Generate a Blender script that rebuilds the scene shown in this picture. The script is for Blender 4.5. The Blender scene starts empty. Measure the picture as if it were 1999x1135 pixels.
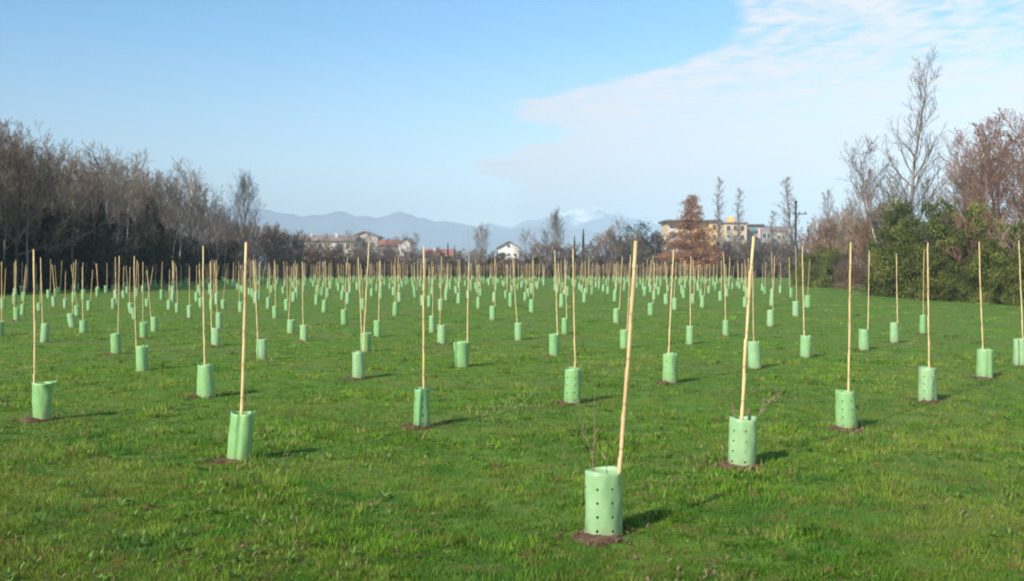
import bpy, math, random
import numpy as np
from mathutils import Vector
R = math.radians
random.seed(7); rng = np.random.default_rng(7)
scene = bpy.context.scene
COL = scene.collection

# ------------------------------------------------------------------ camera
F = 1962.0; HOR = 520.0; CAMH = 1.6
cam_d = bpy.data.cameras.new('camera'); cam = bpy.data.objects.new('camera', cam_d); COL.objects.link(cam)
scene.camera = cam
cam_d.sensor_width = 36; cam_d.lens = 36 * F / 1999.0
cam_d.clip_start = 0.1; cam_d.clip_end = 40000
PITCH = math.atan((567.5 - HOR) / F)
cam.location = (0, 0, CAMH); cam.rotation_euler = (math.pi / 2 - PITCH, 0, 0)

def ray(px, py):
    """world direction (per metre of forward distance y) of a photo pixel"""
    a = (px - 999.5) / F; b = -(py - 567.5) / F
    c, s = math.cos(PITCH), math.sin(PITCH)
    y = c + b * s; z = -s + b * c
    return a / y, z / y
def X(px, py, d): return ray(px, py)[0] * d
def Z(px, py, d): return CAMH + ray(px, py)[1] * d

# ------------------------------------------------------------------ terrain
def vnoise(x, y, seed=0):
    x = np.asarray(x, float); y = np.asarray(y, float)
    xi = np.floor(x); yi = np.floor(y); fx = x - xi; fy = y - yi
    fx = fx * fx * (3 - 2 * fx); fy = fy * fy * (3 - 2 * fy)
    def h(a, b):
        v = np.sin(a * 127.1 + b * 311.7 + seed * 74.7) * 43758.5453
        return v - np.floor(v)
    return (h(xi, yi) * (1 - fx) * (1 - fy) + h(xi + 1, yi) * fx * (1 - fy)
            + h(xi, yi + 1) * (1 - fx) * fy + h(xi + 1, yi + 1) * fx * fy)
def height(x, y):
    d = np.hypot(x, y)
    return ((vnoise(np.asarray(x) / 2.3, np.asarray(y) / 2.3, 3) - .5) * .07
            + (vnoise(np.asarray(x) / 7, np.asarray(y) / 7, 5) - .5) * .10) * np.exp(-d / 55)
def hz(x, y): return float(height(x, y))
def ground_at(px, py):
    a, b = ray(px, py); d = -CAMH / b
    for _ in range(6):
        d = (hz(a * d, d) - CAMH) / b
    return a * d, d

# ------------------------------------------------------------------ helpers
def link(o, parent=None):
    COL.objects.link(o)
    if parent: o.parent = parent
    return o
def empty(name, loc):
    o = bpy.data.objects.new(name, None); o.location = loc; o.empty_display_size = .3
    return link(o)
def tag(o, label=None, cat=None, group=None, kind=None):
    if label: o['label'] = label
    if cat: o['category'] = cat
    if group: o['group'] = group
    if kind: o['kind'] = kind
    return o
def fast_mesh(name, V, Fc, tint=None, smooth=False):
    """V (n,3) array, Fc (m,k) array"""
    V = np.asarray(V, np.float32); Fc = np.asarray(Fc, np.int32); k = Fc.shape[1]
    m = bpy.data.meshes.new(name)
    m.vertices.add(len(V)); m.vertices.foreach_set('co', V.ravel())
    m.loops.add(Fc.size); m.loops.foreach_set('vertex_index', Fc.ravel())
    m.polygons.add(len(Fc))
    m.polygons.foreach_set('loop_start', np.arange(0, Fc.size, k, dtype=np.int32))
    if smooth: m.polygons.foreach_set('use_smooth', np.ones(len(Fc), bool))
    if tint is not None:
        at = m.attributes.new('tint', 'FLOAT', 'POINT'); at.data.foreach_set('value', np.asarray(tint, np.float32))
    m.update(calc_edges=True); m.validate()
    return m
class MB:
    def __init__(s): s.v = []; s.f = []; s.mi = []; s.cur = 0
    def add(s, vs, fs):
        b = len(s.v); s.v += [tuple(p) for p in vs]
        for f in fs: s.f.append([b + i for i in f]); s.mi.append(s.cur)
    def box(s, x0, x1, y0, y1, z0, z1):
        s.add([(x0,y0,z0),(x1,y0,z0),(x1,y1,z0),(x0,y1,z0),(x0,y0,z1),(x1,y0,z1),(x1,y1,z1),(x0,y1,z1)],
              [(0,3,2,1),(4,5,6,7),(0,1,5,4),(1,2,6,5),(2,3,7,6),(3,0,4,7)])
    def gable(s, x0, x1, y0, y1, z0, z1, axis='x', th=.25):
        """pitched roof with thickness; ridge along axis"""
        def r(o):
            if axis == 'x':
                ym = (y0+y1)/2
                return [(x0,y0,z0+o),(x1,y0,z0+o),(x1,ym,z1+o),(x0,ym,z1+o),(x1,y1,z0+o),(x0,y1,z0+o)]
            xm = (x0+x1)/2
            return [(x0,y1,z0+o),(x0,y0,z0+o),(xm,y0,z1+o),(xm,y1,z1+o),(x1,y0,z0+o),(x1,y1,z0+o)]
        v = r(0) + r(th)
        s.add(v, [(6,7,8,9),(9,8,10,11),(3,2,1,0),(5,4,2,3),(0,1,7,6),(4,5,11,10),
                  (1,2,8,7),(2,4,10,8),(3,0,6,9),(5,3,9,11)])
    def tube(s, pts, rad, n=3, cap=True):
        b = len(s.v); pts = [Vector(p) for p in pts]; m = len(pts)
        for i, p in enumerate(pts):
            d = (pts[min(i+1, m-1)] - pts[max(i-1, 0)])
            if d.length < 1e-9: d = Vector((0,0,1))
            d.normalize()
            a = Vector((1,0,0)) if abs(d.x) < .8 else Vector((0,1,0))
            u = d.cross(a).normalized(); w = d.cross(u)
            for k in range(n):
                t = 2*math.pi*k/n
                q = p + (u*math.cos(t) + w*math.sin(t))*rad[i]
                s.v.append((q.x,q.y,q.z))
        for i in range(m-1):
            for k in range(n):
                a0 = b+i*n+k; a1 = b+i*n+(k+1) % n
                s.f.append([a0, a1, a1+n, a0+n]); s.mi.append(s.cur)
        if cap:
            s.f.append([b+k for k in range(n)][::-1]); s.mi.append(s.cur)
            s.f.append([b+(m-1)*n+k for k in range(n)]); s.mi.append(s.cur)
    def mesh(s, name, mats, smooth=False):
        m = bpy.data.meshes.new(name); m.from_pydata(s.v, [], s.f); m.update()
        for x in (mats if isinstance(mats, (list, tuple)) else [mats]): m.materials.append(x)
        m.polygons.foreach_set('material_index', s.mi)
        if smooth: m.polygons.foreach_set('use_smooth', [True]*len(s.f))
        return m
    def build(s, name, mats, parent=None, smooth=False):
        return link(bpy.data.objects.new(name, s.mesh(name, mats, smooth)), parent)

# ------------------------------------------------------------------ materials
def new_mat(name):
    m = bpy.data.materials.new(name); m.use_nodes = True; nt = m.node_tree
    for n in list(nt.nodes): nt.nodes.remove(n)
    out = nt.nodes.new('ShaderNodeOutputMaterial')
    return m, nt, out
def N(nt, t, **kw):
    n = nt.nodes.new(t)
    for k, v in kw.items():
        if k in n.inputs: n.inputs[k].default_value = v
        else: setattr(n, k, v)
    return n
def ramp(nt, stops, inp):
    r = nt.nodes.new('ShaderNodeValToRGB'); e = r.color_ramp.elements
    while len(e) < len(stops): e.new(.5)
    for el, (p, c) in zip(e, stops): el.position = p; el.color = (*c, 1)
    nt.links.new(inp, r.inputs[0]); return r.outputs[0]
def mixc(nt, a, b, fac, mode='MIX'):
    m = nt.nodes.new('ShaderNodeMix'); m.data_type = 'RGBA'; m.blend_type = mode
    for i, v in ((0, fac), (6, a), (7, b)):
        if hasattr(v, 'links'): nt.links.new(v, m.inputs[i])
        elif i == 0: m.inputs[0].default_value = v
        else: m.inputs[i].default_value = (*v, 1)
    return m.outputs[2]
def noise(nt, scale, detail=4, coord=None, rough=.55):
    n = N(nt, 'ShaderNodeTexNoise', Scale=scale, Detail=detail, Roughness=rough)
    if coord is not None: nt.links.new(coord, n.inputs['Vector'])
    return n.outputs[0]
def coords(nt, kind='Object'):
    return nt.nodes.new('ShaderNodeTexCoord').outputs[kind]
def geopos(nt): return nt.nodes.new('ShaderNodeNewGeometry').outputs['Position']

def plain(name, col, var=.25, scale=6, rough=.8, col2=None, bump=0, spec=.3):
    m, nt, out = new_mat(name); b = N(nt, 'ShaderNodeBsdfPrincipled', Roughness=rough)
    b.inputs['Specular IOR Level'].default_value = spec
    c = coords(nt); n = noise(nt, scale, 5, c)
    lo = tuple(x*(1-var) for x in col); hi = col2 or tuple(min(1, x*(1+var)) for x in col)
    nt.links.new(ramp(nt, [(.3, lo), (.7, hi)], n), b.inputs['Base Color'])
    if bump:
        bp = N(nt, 'ShaderNodeBump', Strength=bump); nt.links.new(n, bp.inputs['Height']); nt.links.new(bp.outputs[0], b.inputs['Normal'])
    nt.links.new(b.outputs[0], out.inputs[0]); return m
def leafy(name, stops, transl=.35, patch=None, patch_scale=.5, rnd=.0):
    """tint-driven foliage: diffuse + translucent"""
    m, nt, out = new_mat(name)
    a = nt.nodes.new('ShaderNodeAttribute'); a.attribute_name = 'tint'
    col = ramp(nt, stops, a.outputs['Fac'])
    if patch:
        n = noise(nt, patch_scale, 4, geopos(nt), .6)
        mr = N(nt, 'ShaderNodeMapRange'); mr.inputs[1].default_value = .42; mr.inputs[2].default_value = .66
        nt.links.new(n, mr.inputs[0])
        mm = N(nt, 'ShaderNodeMath', operation='MULTIPLY'); nt.links.new(mr.outputs[0], mm.inputs[0]); mm.inputs[1].default_value = patch[1]
        col = mixc(nt, col, patch[0], mm.outputs[0])
    if rnd:
        oi = nt.nodes.new('ShaderNodeObjectInfo')
        hs = N(nt, 'ShaderNodeHueSaturation'); mr = N(nt, 'ShaderNodeMapRange')
        mr.inputs[3].default_value = 1-rnd; mr.inputs[4].default_value = 1+rnd
        nt.links.new(oi.outputs['Random'], mr.inputs[0]); nt.links.new(mr.outputs[0], hs.inputs['Value'])
        nt.links.new(col, hs.inputs['Color']); col = hs.outputs[0]
    d = N(nt, 'ShaderNodeBsdfPrincipled', Roughness=.65); d.inputs['Specular IOR Level'].default_value = .2
    t = nt.nodes.new('ShaderNodeBsdfTranslucent'); mx = N(nt, 'ShaderNodeMixShader'); mx.inputs[0].default_value = transl
    nt.links.new(col, d.inputs['Base Color']); nt.links.new(col, t.inputs[0])
    nt.links.new(d.outputs[0], mx.inputs[1]); nt.links.new(t.outputs[0], mx.inputs[2]); nt.links.new(mx.outputs[0], out.inputs[0])
    return m

# guard plastic: pale green, translucent, slightly dirty near the ground
def guard_mat():
    m, nt, out = new_mat('guard_plastic')
    c = coords(nt); oi = nt.nodes.new('ShaderNodeObjectInfo')
    col = ramp(nt, [(.25, (.24,.44,.19)), (.75, (.34,.53,.25))], noise(nt, 9, 3, c))
    rc = ramp(nt, [(0, (.80,.92,.80)), (.35, (.92,1,.84)), (.7, (1.0,1,1.0)), (1, (1.12,1.04,1.16))], oi.outputs['Random'])
    col = mixc(nt, col, rc, 1.0, 'MULTIPLY')
    sx = nt.nodes.new('ShaderNodeSeparateXYZ'); nt.links.new(c, sx.inputs[0])
    mr = N(nt, 'ShaderNodeMapRange'); mr.inputs[1].default_value = .0; mr.inputs[2].default_value = .13
    mr.inputs[3].default_value = .75; mr.inputs[4].default_value = 0
    nt.links.new(sx.outputs[2], mr.inputs[0])
    dn = N(nt, 'ShaderNodeMath', operation='MULTIPLY'); nt.links.new(mr.outputs[0], dn.inputs[0]); nt.links.new(noise(nt, 30, 4, c), dn.inputs[1])
    col = mixc(nt, col, (.22,.13,.07), dn.outputs[0])
    d = N(nt, 'ShaderNodeBsdfPrincipled', Roughness=.42); t = nt.nodes.new('ShaderNodeBsdfTranslucent')
    mx = N(nt, 'ShaderNodeMixShader'); mx.inputs[0].default_value = .22
    nt.links.new(col, d.inputs['Base Color']); nt.links.new(col, t.inputs[0])
    nt.links.new(d.outputs[0], mx.inputs[1]); nt.links.new(t.outputs[0], mx.inputs[2]); nt.links.new(mx.outputs[0], out.inputs[0])
    return m
def bamboo_mat():
    m, nt, out = new_mat('bamboo')
    c = coords(nt); sx = nt.nodes.new('ShaderNodeSeparateXYZ'); nt.links.new(c, sx.inputs[0])
    oi = nt.nodes.new('ShaderNodeObjectInfo')
    col = ramp(nt, [(.3, (.46,.33,.15)), (.7, (.66,.52,.27))], noise(nt, 5, 4, c))
    col = mixc(nt, col, ramp(nt, [(0, (.72,.68,.62)), (.5, (1,.95,.88)), (1, (1,1,1))], oi.outputs['Random']), 1, 'MULTIPLY')
    # darker rings just at the nodes
    fr = N(nt, 'ShaderNodeMath', operation='FRACT'); ml = N(nt, 'ShaderNodeMath', operation='DIVIDE')
    nt.links.new(sx.outputs[2], ml.inputs[0]); ml.inputs[1].default_value = .27; nt.links.new(ml.outputs[0], fr.inputs[0])
    gt = N(nt, 'ShaderNodeMath', operation='GREATER_THAN'); nt.links.new(fr.outputs[0], gt.inputs[0]); gt.inputs[1].default_value = .95
    g2 = N(nt, 'ShaderNodeMath', operation='MULTIPLY'); nt.links.new(gt.outputs[0], g2.inputs[0]); g2.inputs[1].default_value = .5
    col = mixc(nt, col, (.20,.11,.05), g2.outputs[0])
    b = N(nt, 'ShaderNodeBsdfPrincipled', Roughness=.45); nt.links.new(col, b.inputs['Base Color'])
    nt.links.new(b.outputs[0], out.inputs[0]); return m

def bark(name, a, b, rnd=.15):
    m, nt, out = new_mat(name); p = N(nt, 'ShaderNodeBsdfPrincipled', Roughness=.9)
    p.inputs['Specular IOR Level'].default_value = .15
    col = ramp(nt, [(.3, a), (.7, b)], noise(nt, .9, 4, coords(nt)))
    oi = nt.nodes.new('ShaderNodeObjectInfo'); hs = N(nt, 'ShaderNodeHueSaturation'); mr = N(nt, 'ShaderNodeMapRange')
    mr.inputs[3].default_value = 1-rnd; mr.inputs[4].default_value = 1+rnd
    nt.links.new(oi.outputs['Random'], mr.inputs[0]); nt.links.new(mr.outputs[0], hs.inputs['Value']); nt.links.new(col, hs.inputs['Color'])
    nt.links.new(hs.outputs[0], p.inputs['Base Color']); nt.links.new(p.outputs[0], out.inputs[0]); return m

M = {}
M['guard'] = guard_mat(); M['bamboo'] = bamboo_mat()
M['bark_grey'] = bark('bark_grey', (.15,.125,.11), (.28,.24,.21))
M['bark_pale'] = bark('bark_pale', (.30,.27,.25), (.50,.46,.42))
M['bark_dark'] = bark('bark_dark', (.045,.037,.03), (.10,.08,.065))
M['twig_grey'] = bark('twig_grey', (.105,.083,.068), (.235,.19,.155))
M['twig_brown'] = bark('twig_brown', (.14,.10,.07), (.26,.19,.13))
M['twig_red'] = bark('twig_red', (.13,.075,.055), (.26,.15,.105))
M['twig_rust'] = bark('twig_rust', (.20,.10,.06), (.34,.19,.12))
M['twig_dark'] = bark('twig_dark', (.07,.057,.05), (.14,.11,.095))
M['ivy'] = leafy('ivy_leaves', [(0,(.018,.022,.009)), (.5,(.045,.050,.018)), (1,(.10,.10,.035))], .2, rnd=.2)
M['evergreen'] = leafy('evergreen_leaves', [(0,(.012,.022,.006)), (.35,(.070,.092,.020)), (.65,(.155,.170,.038)), (1,(.30,.30,.07))], .25, rnd=.3)
M['pine'] = leafy('pine_needles', [(0,(.02,.04,.02)), (.6,(.045,.07,.035)), (1,(.08,.11,.05))], .2, rnd=.1)
M['rust'] = leafy('rust_leaves', [(0,(.20,.085,.045)), (.5,(.36,.17,.09)), (1,(.50,.28,.15))], .3, rnd=.1)
M['brownleaf'] = leafy('dry_leaves', [(0,(.11,.065,.04)), (.5,(.20,.125,.08)), (1,(.30,.20,.13))], .3, rnd=.15)
M['stem_young'] = bark('young_stem', (.19,.14,.09), (.32,.24,.16))
def grass_mat():
    m, nt, out = new_mat('grass_blades'); p = geopos(nt)
    a = nt.nodes.new('ShaderNodeAttribute'); a.attribute_name = 'tint'
    col = ramp(nt, [(0,(.015,.040,.004)), (.28,(.072,.168,.012)), (.58,(.172,.335,.022)), (.86,(.28,.41,.050)), (.93,(.34,.31,.11)), (1,(.50,.40,.23))], a.outputs['Fac'])
    def sel(sc, lo, hi, k, seed=0):
        mp = N(nt, 'ShaderNodeMapping'); mp.inputs['Location'].default_value = (seed*13.7, seed*5.1, 0); nt.links.new(p, mp.inputs[0])
        mr = N(nt, 'ShaderNodeMapRange'); mr.inputs[1].default_value = lo; mr.inputs[2].default_value = hi; mr.inputs[4].default_value = k
        nt.links.new(noise(nt, sc, 3, mp.outputs[0], .6), mr.inputs[0]); return mr.outputs[0]
    col = mixc(nt, col, (.25,.27,.055), sel(.5, .47, .64, .6))
    col = mixc(nt, col, (.050,.180,.030), sel(1.6, .52, .62, .6, 1))
    col = mixc(nt, col, (.22,.17,.06), sel(5.0, .54, .64, .7, 2))
    d = N(nt, 'ShaderNodeBsdfPrincipled', Roughness=.6); d.inputs['Specular IOR Level'].default_value = .12
    t = nt.nodes.new('ShaderNodeBsdfTranslucent'); mx = N(nt, 'ShaderNodeMixShader'); mx.inputs[0].default_value = .4
    nt.links.new(col, d.inputs['Base Color']); nt.links.new(col, t.inputs[0])
    nt.links.new(d.outputs[0], mx.inputs[1]); nt.links.new(t.outputs[0], mx.inputs[2]); nt.links.new(mx.outputs[0], out.inputs[0])
    return m
M['grass'] = grass_mat()
M['weed'] = leafy('weed_leaves', [(0,(.08,.16,.03)), (.55,(.17,.28,.06)), (.8,(.30,.36,.10)), (.9,(.36,.30,.17)), (1,(.50,.42,.28))], .4)

def ground_mat():
    m, nt, out = new_mat('meadow_ground'); p = geopos(nt)
    b = N(nt, 'ShaderNodeBsdfPrincipled', Roughness=.95); b.inputs['Specular IOR Level'].default_value = .1
    c1 = ramp(nt, [(.3,(.045,.10,.012)), (.5,(.08,.165,.020)), (.72,(.15,.21,.035))], noise(nt, 3.0, 8, p, .7))
    n2 = noise(nt, .35, 5, p, .6)
    c2 = mixc(nt, c1, (.13,.14,.045), ramp(nt, [(.45,(0,0,0)), (.68,(.7,.7,.7))], n2))
    ln = N(nt, 'ShaderNodeVectorMath', operation='LENGTH'); nt.links.new(p, ln.inputs[0])
    mr = N(nt, 'ShaderNodeMapRange'); mr.inputs[1].default_value = 165; mr.inputs[2].default_value = 215
    nt.links.new(ln.outputs['Value'], mr.inputs[0])
    c3 = mixc(nt, c2, ramp(nt, [(.35,(.07,.09,.035)), (.6,(.16,.13,.075))], noise(nt, .02, 5, p)), mr.outputs[0])
    nt.links.new(c3, b.inputs['Base Color']); nt.links.new(b.outputs[0], out.inputs[0]); return m
M['ground'] = ground_mat()
M['soil'] = plain('red_soil', (.095,.052,.034), .45, 14, .95, (.17,.10,.065), bump=.6, spec=.1)

# ------------------------------------------------------------------ ground sheet
def graded(lim0, lim1, fine, k):
    a = [0.0]; s = fine
    while a[-1] < lim1: a.append(a[-1] + s); s *= k
    b = [0.0]; s = fine
    while b[-1] < lim0: b.append(b[-1] + s); s *= k
    return np.array([-v for v in b[1:]][::-1] + a)
gx = graded(7800, 7800, .35, 1.03); gy = graded(60, 7800, .35, 1.02)
GX, GY = np.meshgrid(gx, gy); GZ = height(GX, GY)
nx, ny = len(gx), len(gy)
idx = np.arange(nx*ny).reshape(ny, nx)
Fq = np.stack([idx[:-1,:-1], idx[:-1,1:], idx[1:,1:], idx[1:,:-1]], -1).reshape(-1, 4)
gm = fast_mesh('ground', np.stack([GX, GY, GZ], -1).reshape(-1, 3), Fq, smooth=True); gm.materials.append(M['ground'])
tag(link(bpy.data.objects.new('ground', gm)), kind='structure')

# ------------------------------------------------------------------ tree guards
def tube_shape(ang, style, k):
    """radius factor around the guard"""
    r = 1 + .035*math.cos(2*ang + k) + .02*math.cos(3*ang + 2*k)
    if style == 'fold':                       # two lobes with a seam towards the camera
        da = math.atan2(math.sin(ang + math.pi/2), math.cos(ang + math.pi/2))
        r -= .20*math.exp(-(da/.16)**2)
    return r
def guard_mesh(name, H, rb, rt, dx, style='round', k=0., holes=None, seg=24, flare=0.):
    """thin double-walled sleeve; rb/rt bottom and top radius, dx sideways offset of its rim.
    holes: list of column angles (radians); four small octagonal perforations each"""
    mb = MB(); th = .0028
    cols = sorted(set([round(2*math.pi*i/seg, 5) for i in range(seg)]))
    hw = .010/ rb
    hc = []
    if holes:
        for a in holes:
            a = a % (2*math.pi); hc.append(a)
            cols = [c for c in cols if abs(c-a) > hw*1.9] + [a-hw, a+hw]
        cols = sorted(cols)
    rows = [0, H*.05]; hr = []
    if holes:
        for q in range(4):
            z = H*(.15 + q*.203); hr.append(z); rows += [z-.0105, z+.0105]
    rows += ([H*q/10 for q in (2,3.5,5,6.5,8)] if not holes else [H*.87]) + [H*.94, H]
    rows = sorted(set(rows)); nc = len(cols)
    def P(a, z, o):
        t = z/H; r = (rb*(1-t) + rt*t)*tube_shape(a, style, k) + o
        r += flare*max(0, (t-.85)/.15)**2*(1 if math.cos(a) > .2 else 0)
        wob = .0030*math.sin(5*a + 5*t + k) + .0012*math.sin(9*a - 11*t + 2*k) + .001*math.sin(3*a+17*t+k)
        return (dx*t + (r+wob)*math.cos(a), (r+wob)*math.sin(a), z + (.008*math.sin(2*a+k) if z == H else 0))
    for layer, o in ((0, 0), (1, -th)):
        base = len(mb.v)
        for z in rows:
            for a in cols: mb.v.append(P(a, z, o))
        for i in range(len(rows)-1):
            for j in range(nc):
                j2 = (j+1) % nc
                q = [base+i*nc+j, base+i*nc+j2, base+(i+1)*nc+j2, base+(i+1)*nc+j]
                am = (cols[j] + (cols[j2] if j2 else cols[j2]+2*math.pi))/2; zm = (rows[i]+rows[i+1])/2
                if holes and any(abs(am-a) < 1e-3 for a in hc) and any(abs(zm-z) < 1e-3 for z in hr):
                    ob = len(mb.v)
                    for e in range(8):
                        tt = math.pi/8 + e*math.pi/4
                        mb.v.append(P(am + .82*hw*math.cos(tt), zm + .0092*math.sin(tt), o))
                    # corner order: q0 (-,-) q1 (+,-) q2 (+,+) q3 (-,+)
                    oc = lambda e: ob + e % 8
                    fs = [[q[1], q[2], oc(0), oc(7)], [q[2], oc(1), oc(0)], [q[2], q[3], oc(2), oc(1)], [q[3], oc(3), oc(2)],
                          [q[3], q[0], oc(4), oc(3)], [q[0], oc(5), oc(4)], [q[0], q[1], oc(6), oc(5)], [q[1], oc(7), oc(6)]]
                    for f in fs: mb.f.append(f if layer == 0 else f[::-1]); mb.mi.append(0)
                else:
                    mb.f.append(q if layer == 0 else q[::-1]); mb.mi.append(0)
        if layer == 0: b0 = base
    top0 = b0 + (len(rows)-1)*nc; top1 = base + (len(rows)-1)*nc
    for j in range(nc):
        j2 = (j+1) % nc
        mb.f.append([top0+j, top0+j2, top1+j2, top1+j]); mb.mi.append(0)
        mb.f.append([b0+j2, b0+j, base+j, base+j2]); mb.mi.append(0)
    return mb.mesh(name, M['guard'], smooth=True)
def stake_mesh(name, p0, p1, r0=.0135, r1=.0105, n=8, bend=.012, seed=0):
    rd = random.Random(seed); p0 = Vector(p0); p1 = Vector(p1); L = (p1-p0).length
    pts = []; rad = []; t = 0; node = .27/L; k = 0
    bx = rd.uniform(-bend, bend); by = rd.uniform(-bend, bend)
    ts = [0]
    while ts[-1] + node < .985: ts += [ts[-1]+node-.012/L, ts[-1]+node]
    ts.append(1)
    for i, t in enumerate(ts):
        w = math.sin(math.pi*t)
        kink = rd.uniform(-.0035, .0035)
        pts.append(p0.lerp(p1, t) + Vector((bx*w + kink, by*w, 0)))
        r = r0 + (r1-r0)*t
        rad.append(r*(1.2 if i % 2 == 1 and i < len(ts)-1 else 1))
    mb = MB(); mb.tube(pts, rad, n)
    return mb.mesh(name, M['bamboo'], smooth=True)

# photo measurements: foot x, foot y, rim y, rim dx, foot width px, rim width px, cane foot x, cane top x, cane top y, style
G = [
 (1180,1055,925,  0,73,70, 1212,1243,470,'holes'),
 (1453, 915,820,  3,54,51, 1449,1471,461,'holes'),
 (1659, 842,766, -3,44,36, 1655,1660,473,'holes'),
 (1817, 787,720, -1,36,33, 1815,1811,473,'holes'),
 (1929, 741,684,  0,31,31, 1919,1911,472,'fold'),
 (1999, 716,663,  0,28,28, 1997,1989,469,'round'),
 (461,  905,808,  9,48,48,  470, 480,473,'fold'),
 (822,  838,760,  0,34,30,  828, 828,481,'holes'),
 (1118, 791,721,  2,33,34, 1124,1119,486,'holes'),
 (1310, 750,692,  0,29,28, 1305,1315,487,'holes'),
 (1476, 721,668, -3,26,21, 1471,1469,500,'round'),
 (1575, 699,656,  1,21,20, 1570,1566,480,'round'),
 (1690, 685,644, -1,22,19, 1696,1697,490,'round'),
 (1749, 670,631, -1,17,17, 1753,1750,495,'round'),
 (1804, 654,616,  0,13,13, 1803,1804,486,'round'),
 (76,   823,748,  2,32,40,   65,  66,487,'flare'),
 (398,  778,713, -2,38,31,  400, 396,480,'round'),
 (698,  742,688,  0,25,25,  709, 720,474,'round'),
 (902,  718,669, -2,26,32,  916, 916,488,'round'),
 (1082, 697,653,  0,20,19, 1089,1083,489,'round'),
 (1219, 681,645,  0,16,15, 1223,1231,497,'round'),
 (1348, 673,637,  0,15,14, 1348,1349,500,'round'),
 (1418, 658,626,  0,13,13, 1416,1412,492,'round'),
 (1506, 638,606,  0,15,14, 1509,1506,492,'round'),
 (1555, 619,589,  0,13,13, 1555,1553,480,'round'),
 (1578, 601,577,  0,12,12, 1577,1581,506,'round'),
 (83,   669,632,  3,17,17,   83,  79,503,'round'),
 (223,  693,652,  0,20,20,  230, 233,500,'round'),
 (274,  726,677,  0,23,22,  266, 262,500,'round'),
 (278,  661,630,  0,14,14,  279, 279,511,'round'),
 (299,  648,619,  0,13,13,  294, 287,528,'round'),
 (160,  651,626,  0,16,16,  163, 161,520,'round'),
 (139,  640,613, -4,15,14,  144, 144,513,'round'),
 (-4,   657,628,  0,15,15,    3,   3,511,'round'),
 (30,   627,601,  0,11,11,   28,  28,513,'round'),
 (42,   615,594,  1,10,10,   45,  53,524,'round'),
 (4,    603,583,  0,10,10,    8,  11,524,'round'),
 (75,   609,592,  0, 9, 9,   78,  80,523,'round'),
 (126,  602,584,  0, 8, 8,  127, 128,530,'round'),
 (149,  619,597, -1,10,10,  151, 139,517,'round'),
 (172,  606,587,  0, 9, 9,  180, 181,527,'round'),
 (220,  603,583,  0, 8, 8,  226, 226,532,'round'),
 (255,  614,592, -2,10,10,  252, 254,521,'round'),
 (261,  624,602, -2,10,10,  270, 268,508,'round'),
 (286,  601,584,  0, 8, 8,  288, 299,522,'round'),
 (329,  605,586,  0, 9, 9,  331, 331,526,'round'),
 (345,  611,592,  0, 9, 9,  346, 344,520,'round'),
 (369,  623,597,  0,10,10,  370, 370,521,'round'),
 (391,  600,582,  0, 9, 9,  392, 388,528,'round'),
 (419,  677,641,  0,17,16,  412, 411,510,'round'),
 (426,  642,611,  0,13,13,  424, 419,513,'round'),
 (412,  604,584,  0, 9, 9,  410, 428,518,'round'),
 (435,  605,586,  0, 9, 9,  434, 442,528,'round'),
 (469,  610,590,  0,10,10,  467, 466,527,'round'),
 (509,  704,663,  0,21,20,  503, 495,511,'round'),
 (523,  603,581,  0, 9, 9,  526, 527,521,'round'),
 (536,  622,598,  0,11,11,  537, 537,515,'round'),
 (559,  608,585,  0,10,10,  561, 561,520,'round'),
 (566,  651,625,  1,14,14,  562, 570,522,'round'),
 (592,  667,635,  0,16,15,  592, 590,511,'round'),
 (632,  610,586,  1,12,10,  636, 635,509,'round'),
 (671,  634,605,  0,13,13,  674, 676,513,'round'),
 (712,  688,651,  1,19,21,  705, 699,503,'round'),
 (708,  605,584,  0, 8, 8,  708, 706,525,'round'),
 (736,  659,626,  0,14,14,  739, 741,510,'round'),
 (771,  617,590,  1,12,12,  772, 771,503,'round'),
 (843,  650,617,  0,11,11,  845, 846,520,'round'),
 (838,  601,578,  0, 9, 9,  838, 838,522,'round'),
 (860,  607,585,  0,10,10,  862, 855,519,'round'),
 (862,  673,635,  0,18,17,  858, 862,499,'round'),
 (934,  603,581,  0, 9, 9,  933, 931,518,'round'),
 (962,  625,598,  0,13,13,  967, 966,499,'round'),
 (997,  600,572,  0, 9, 9,  997, 997,517,'round'),
 (1012, 665,631,  0,15,14, 1010,1000,487,'round'),
 (1038, 611,585,  0,11,10, 1041,1041,497,'round'),
 (1097, 601,574,  0,11,10, 1095,1090,514,'round'),
 (1103, 653,622,  0,13,13, 1108,1103,517,'round'),
 (1204, 633,603,  0,13,12, 1210,1215,501,'round'),
 (1271, 616,592,  0,12,11, 1275,1275,499,'round'),
 (1318, 606,582,  0,11,10, 1316,1320,512,'round'),
 (1372, 601,577,  0,10, 9, 1376,1380,516,'round'),
]
placed = []          # (x, y, tube_r)
STRIPS = [(-99,110,'left end of the dark wood'),(110,235,'middle of the dark wood'),(235,330,'last evergreens of the dark wood'),
 (330,440,'right end of the dark wood'),(440,545,'lone grey tree'),(545,690,'long pale apartment block'),(690,800,'white gable end'),
 (800,885,'red roofed house'),(885,958,'rounded grey tree'),(958,1060,'cream gabled house'),(1060,1150,'tall purple grey tree'),
 (1150,1290,'dark pine'),(1290,1400,'rust red tree'),(1400,1520,'cream block with lantern roof'),(1520,1600,'black utility pole'),
 (1600,1720,'brown thicket on the right'),(1720,1850,'tall bare tree'),(1850,2100,'green hedge at the right edge')]
ORD = ['nearest','second nearest','third nearest','fourth nearest','fifth nearest','sixth nearest','seventh nearest','eighth nearest','ninth nearest','tenth nearest','eleventh nearest']
def strip(px):
    for a, b, n in STRIPS:
        if a <= px < b: return n
    return STRIPS[-1][2]
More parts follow.
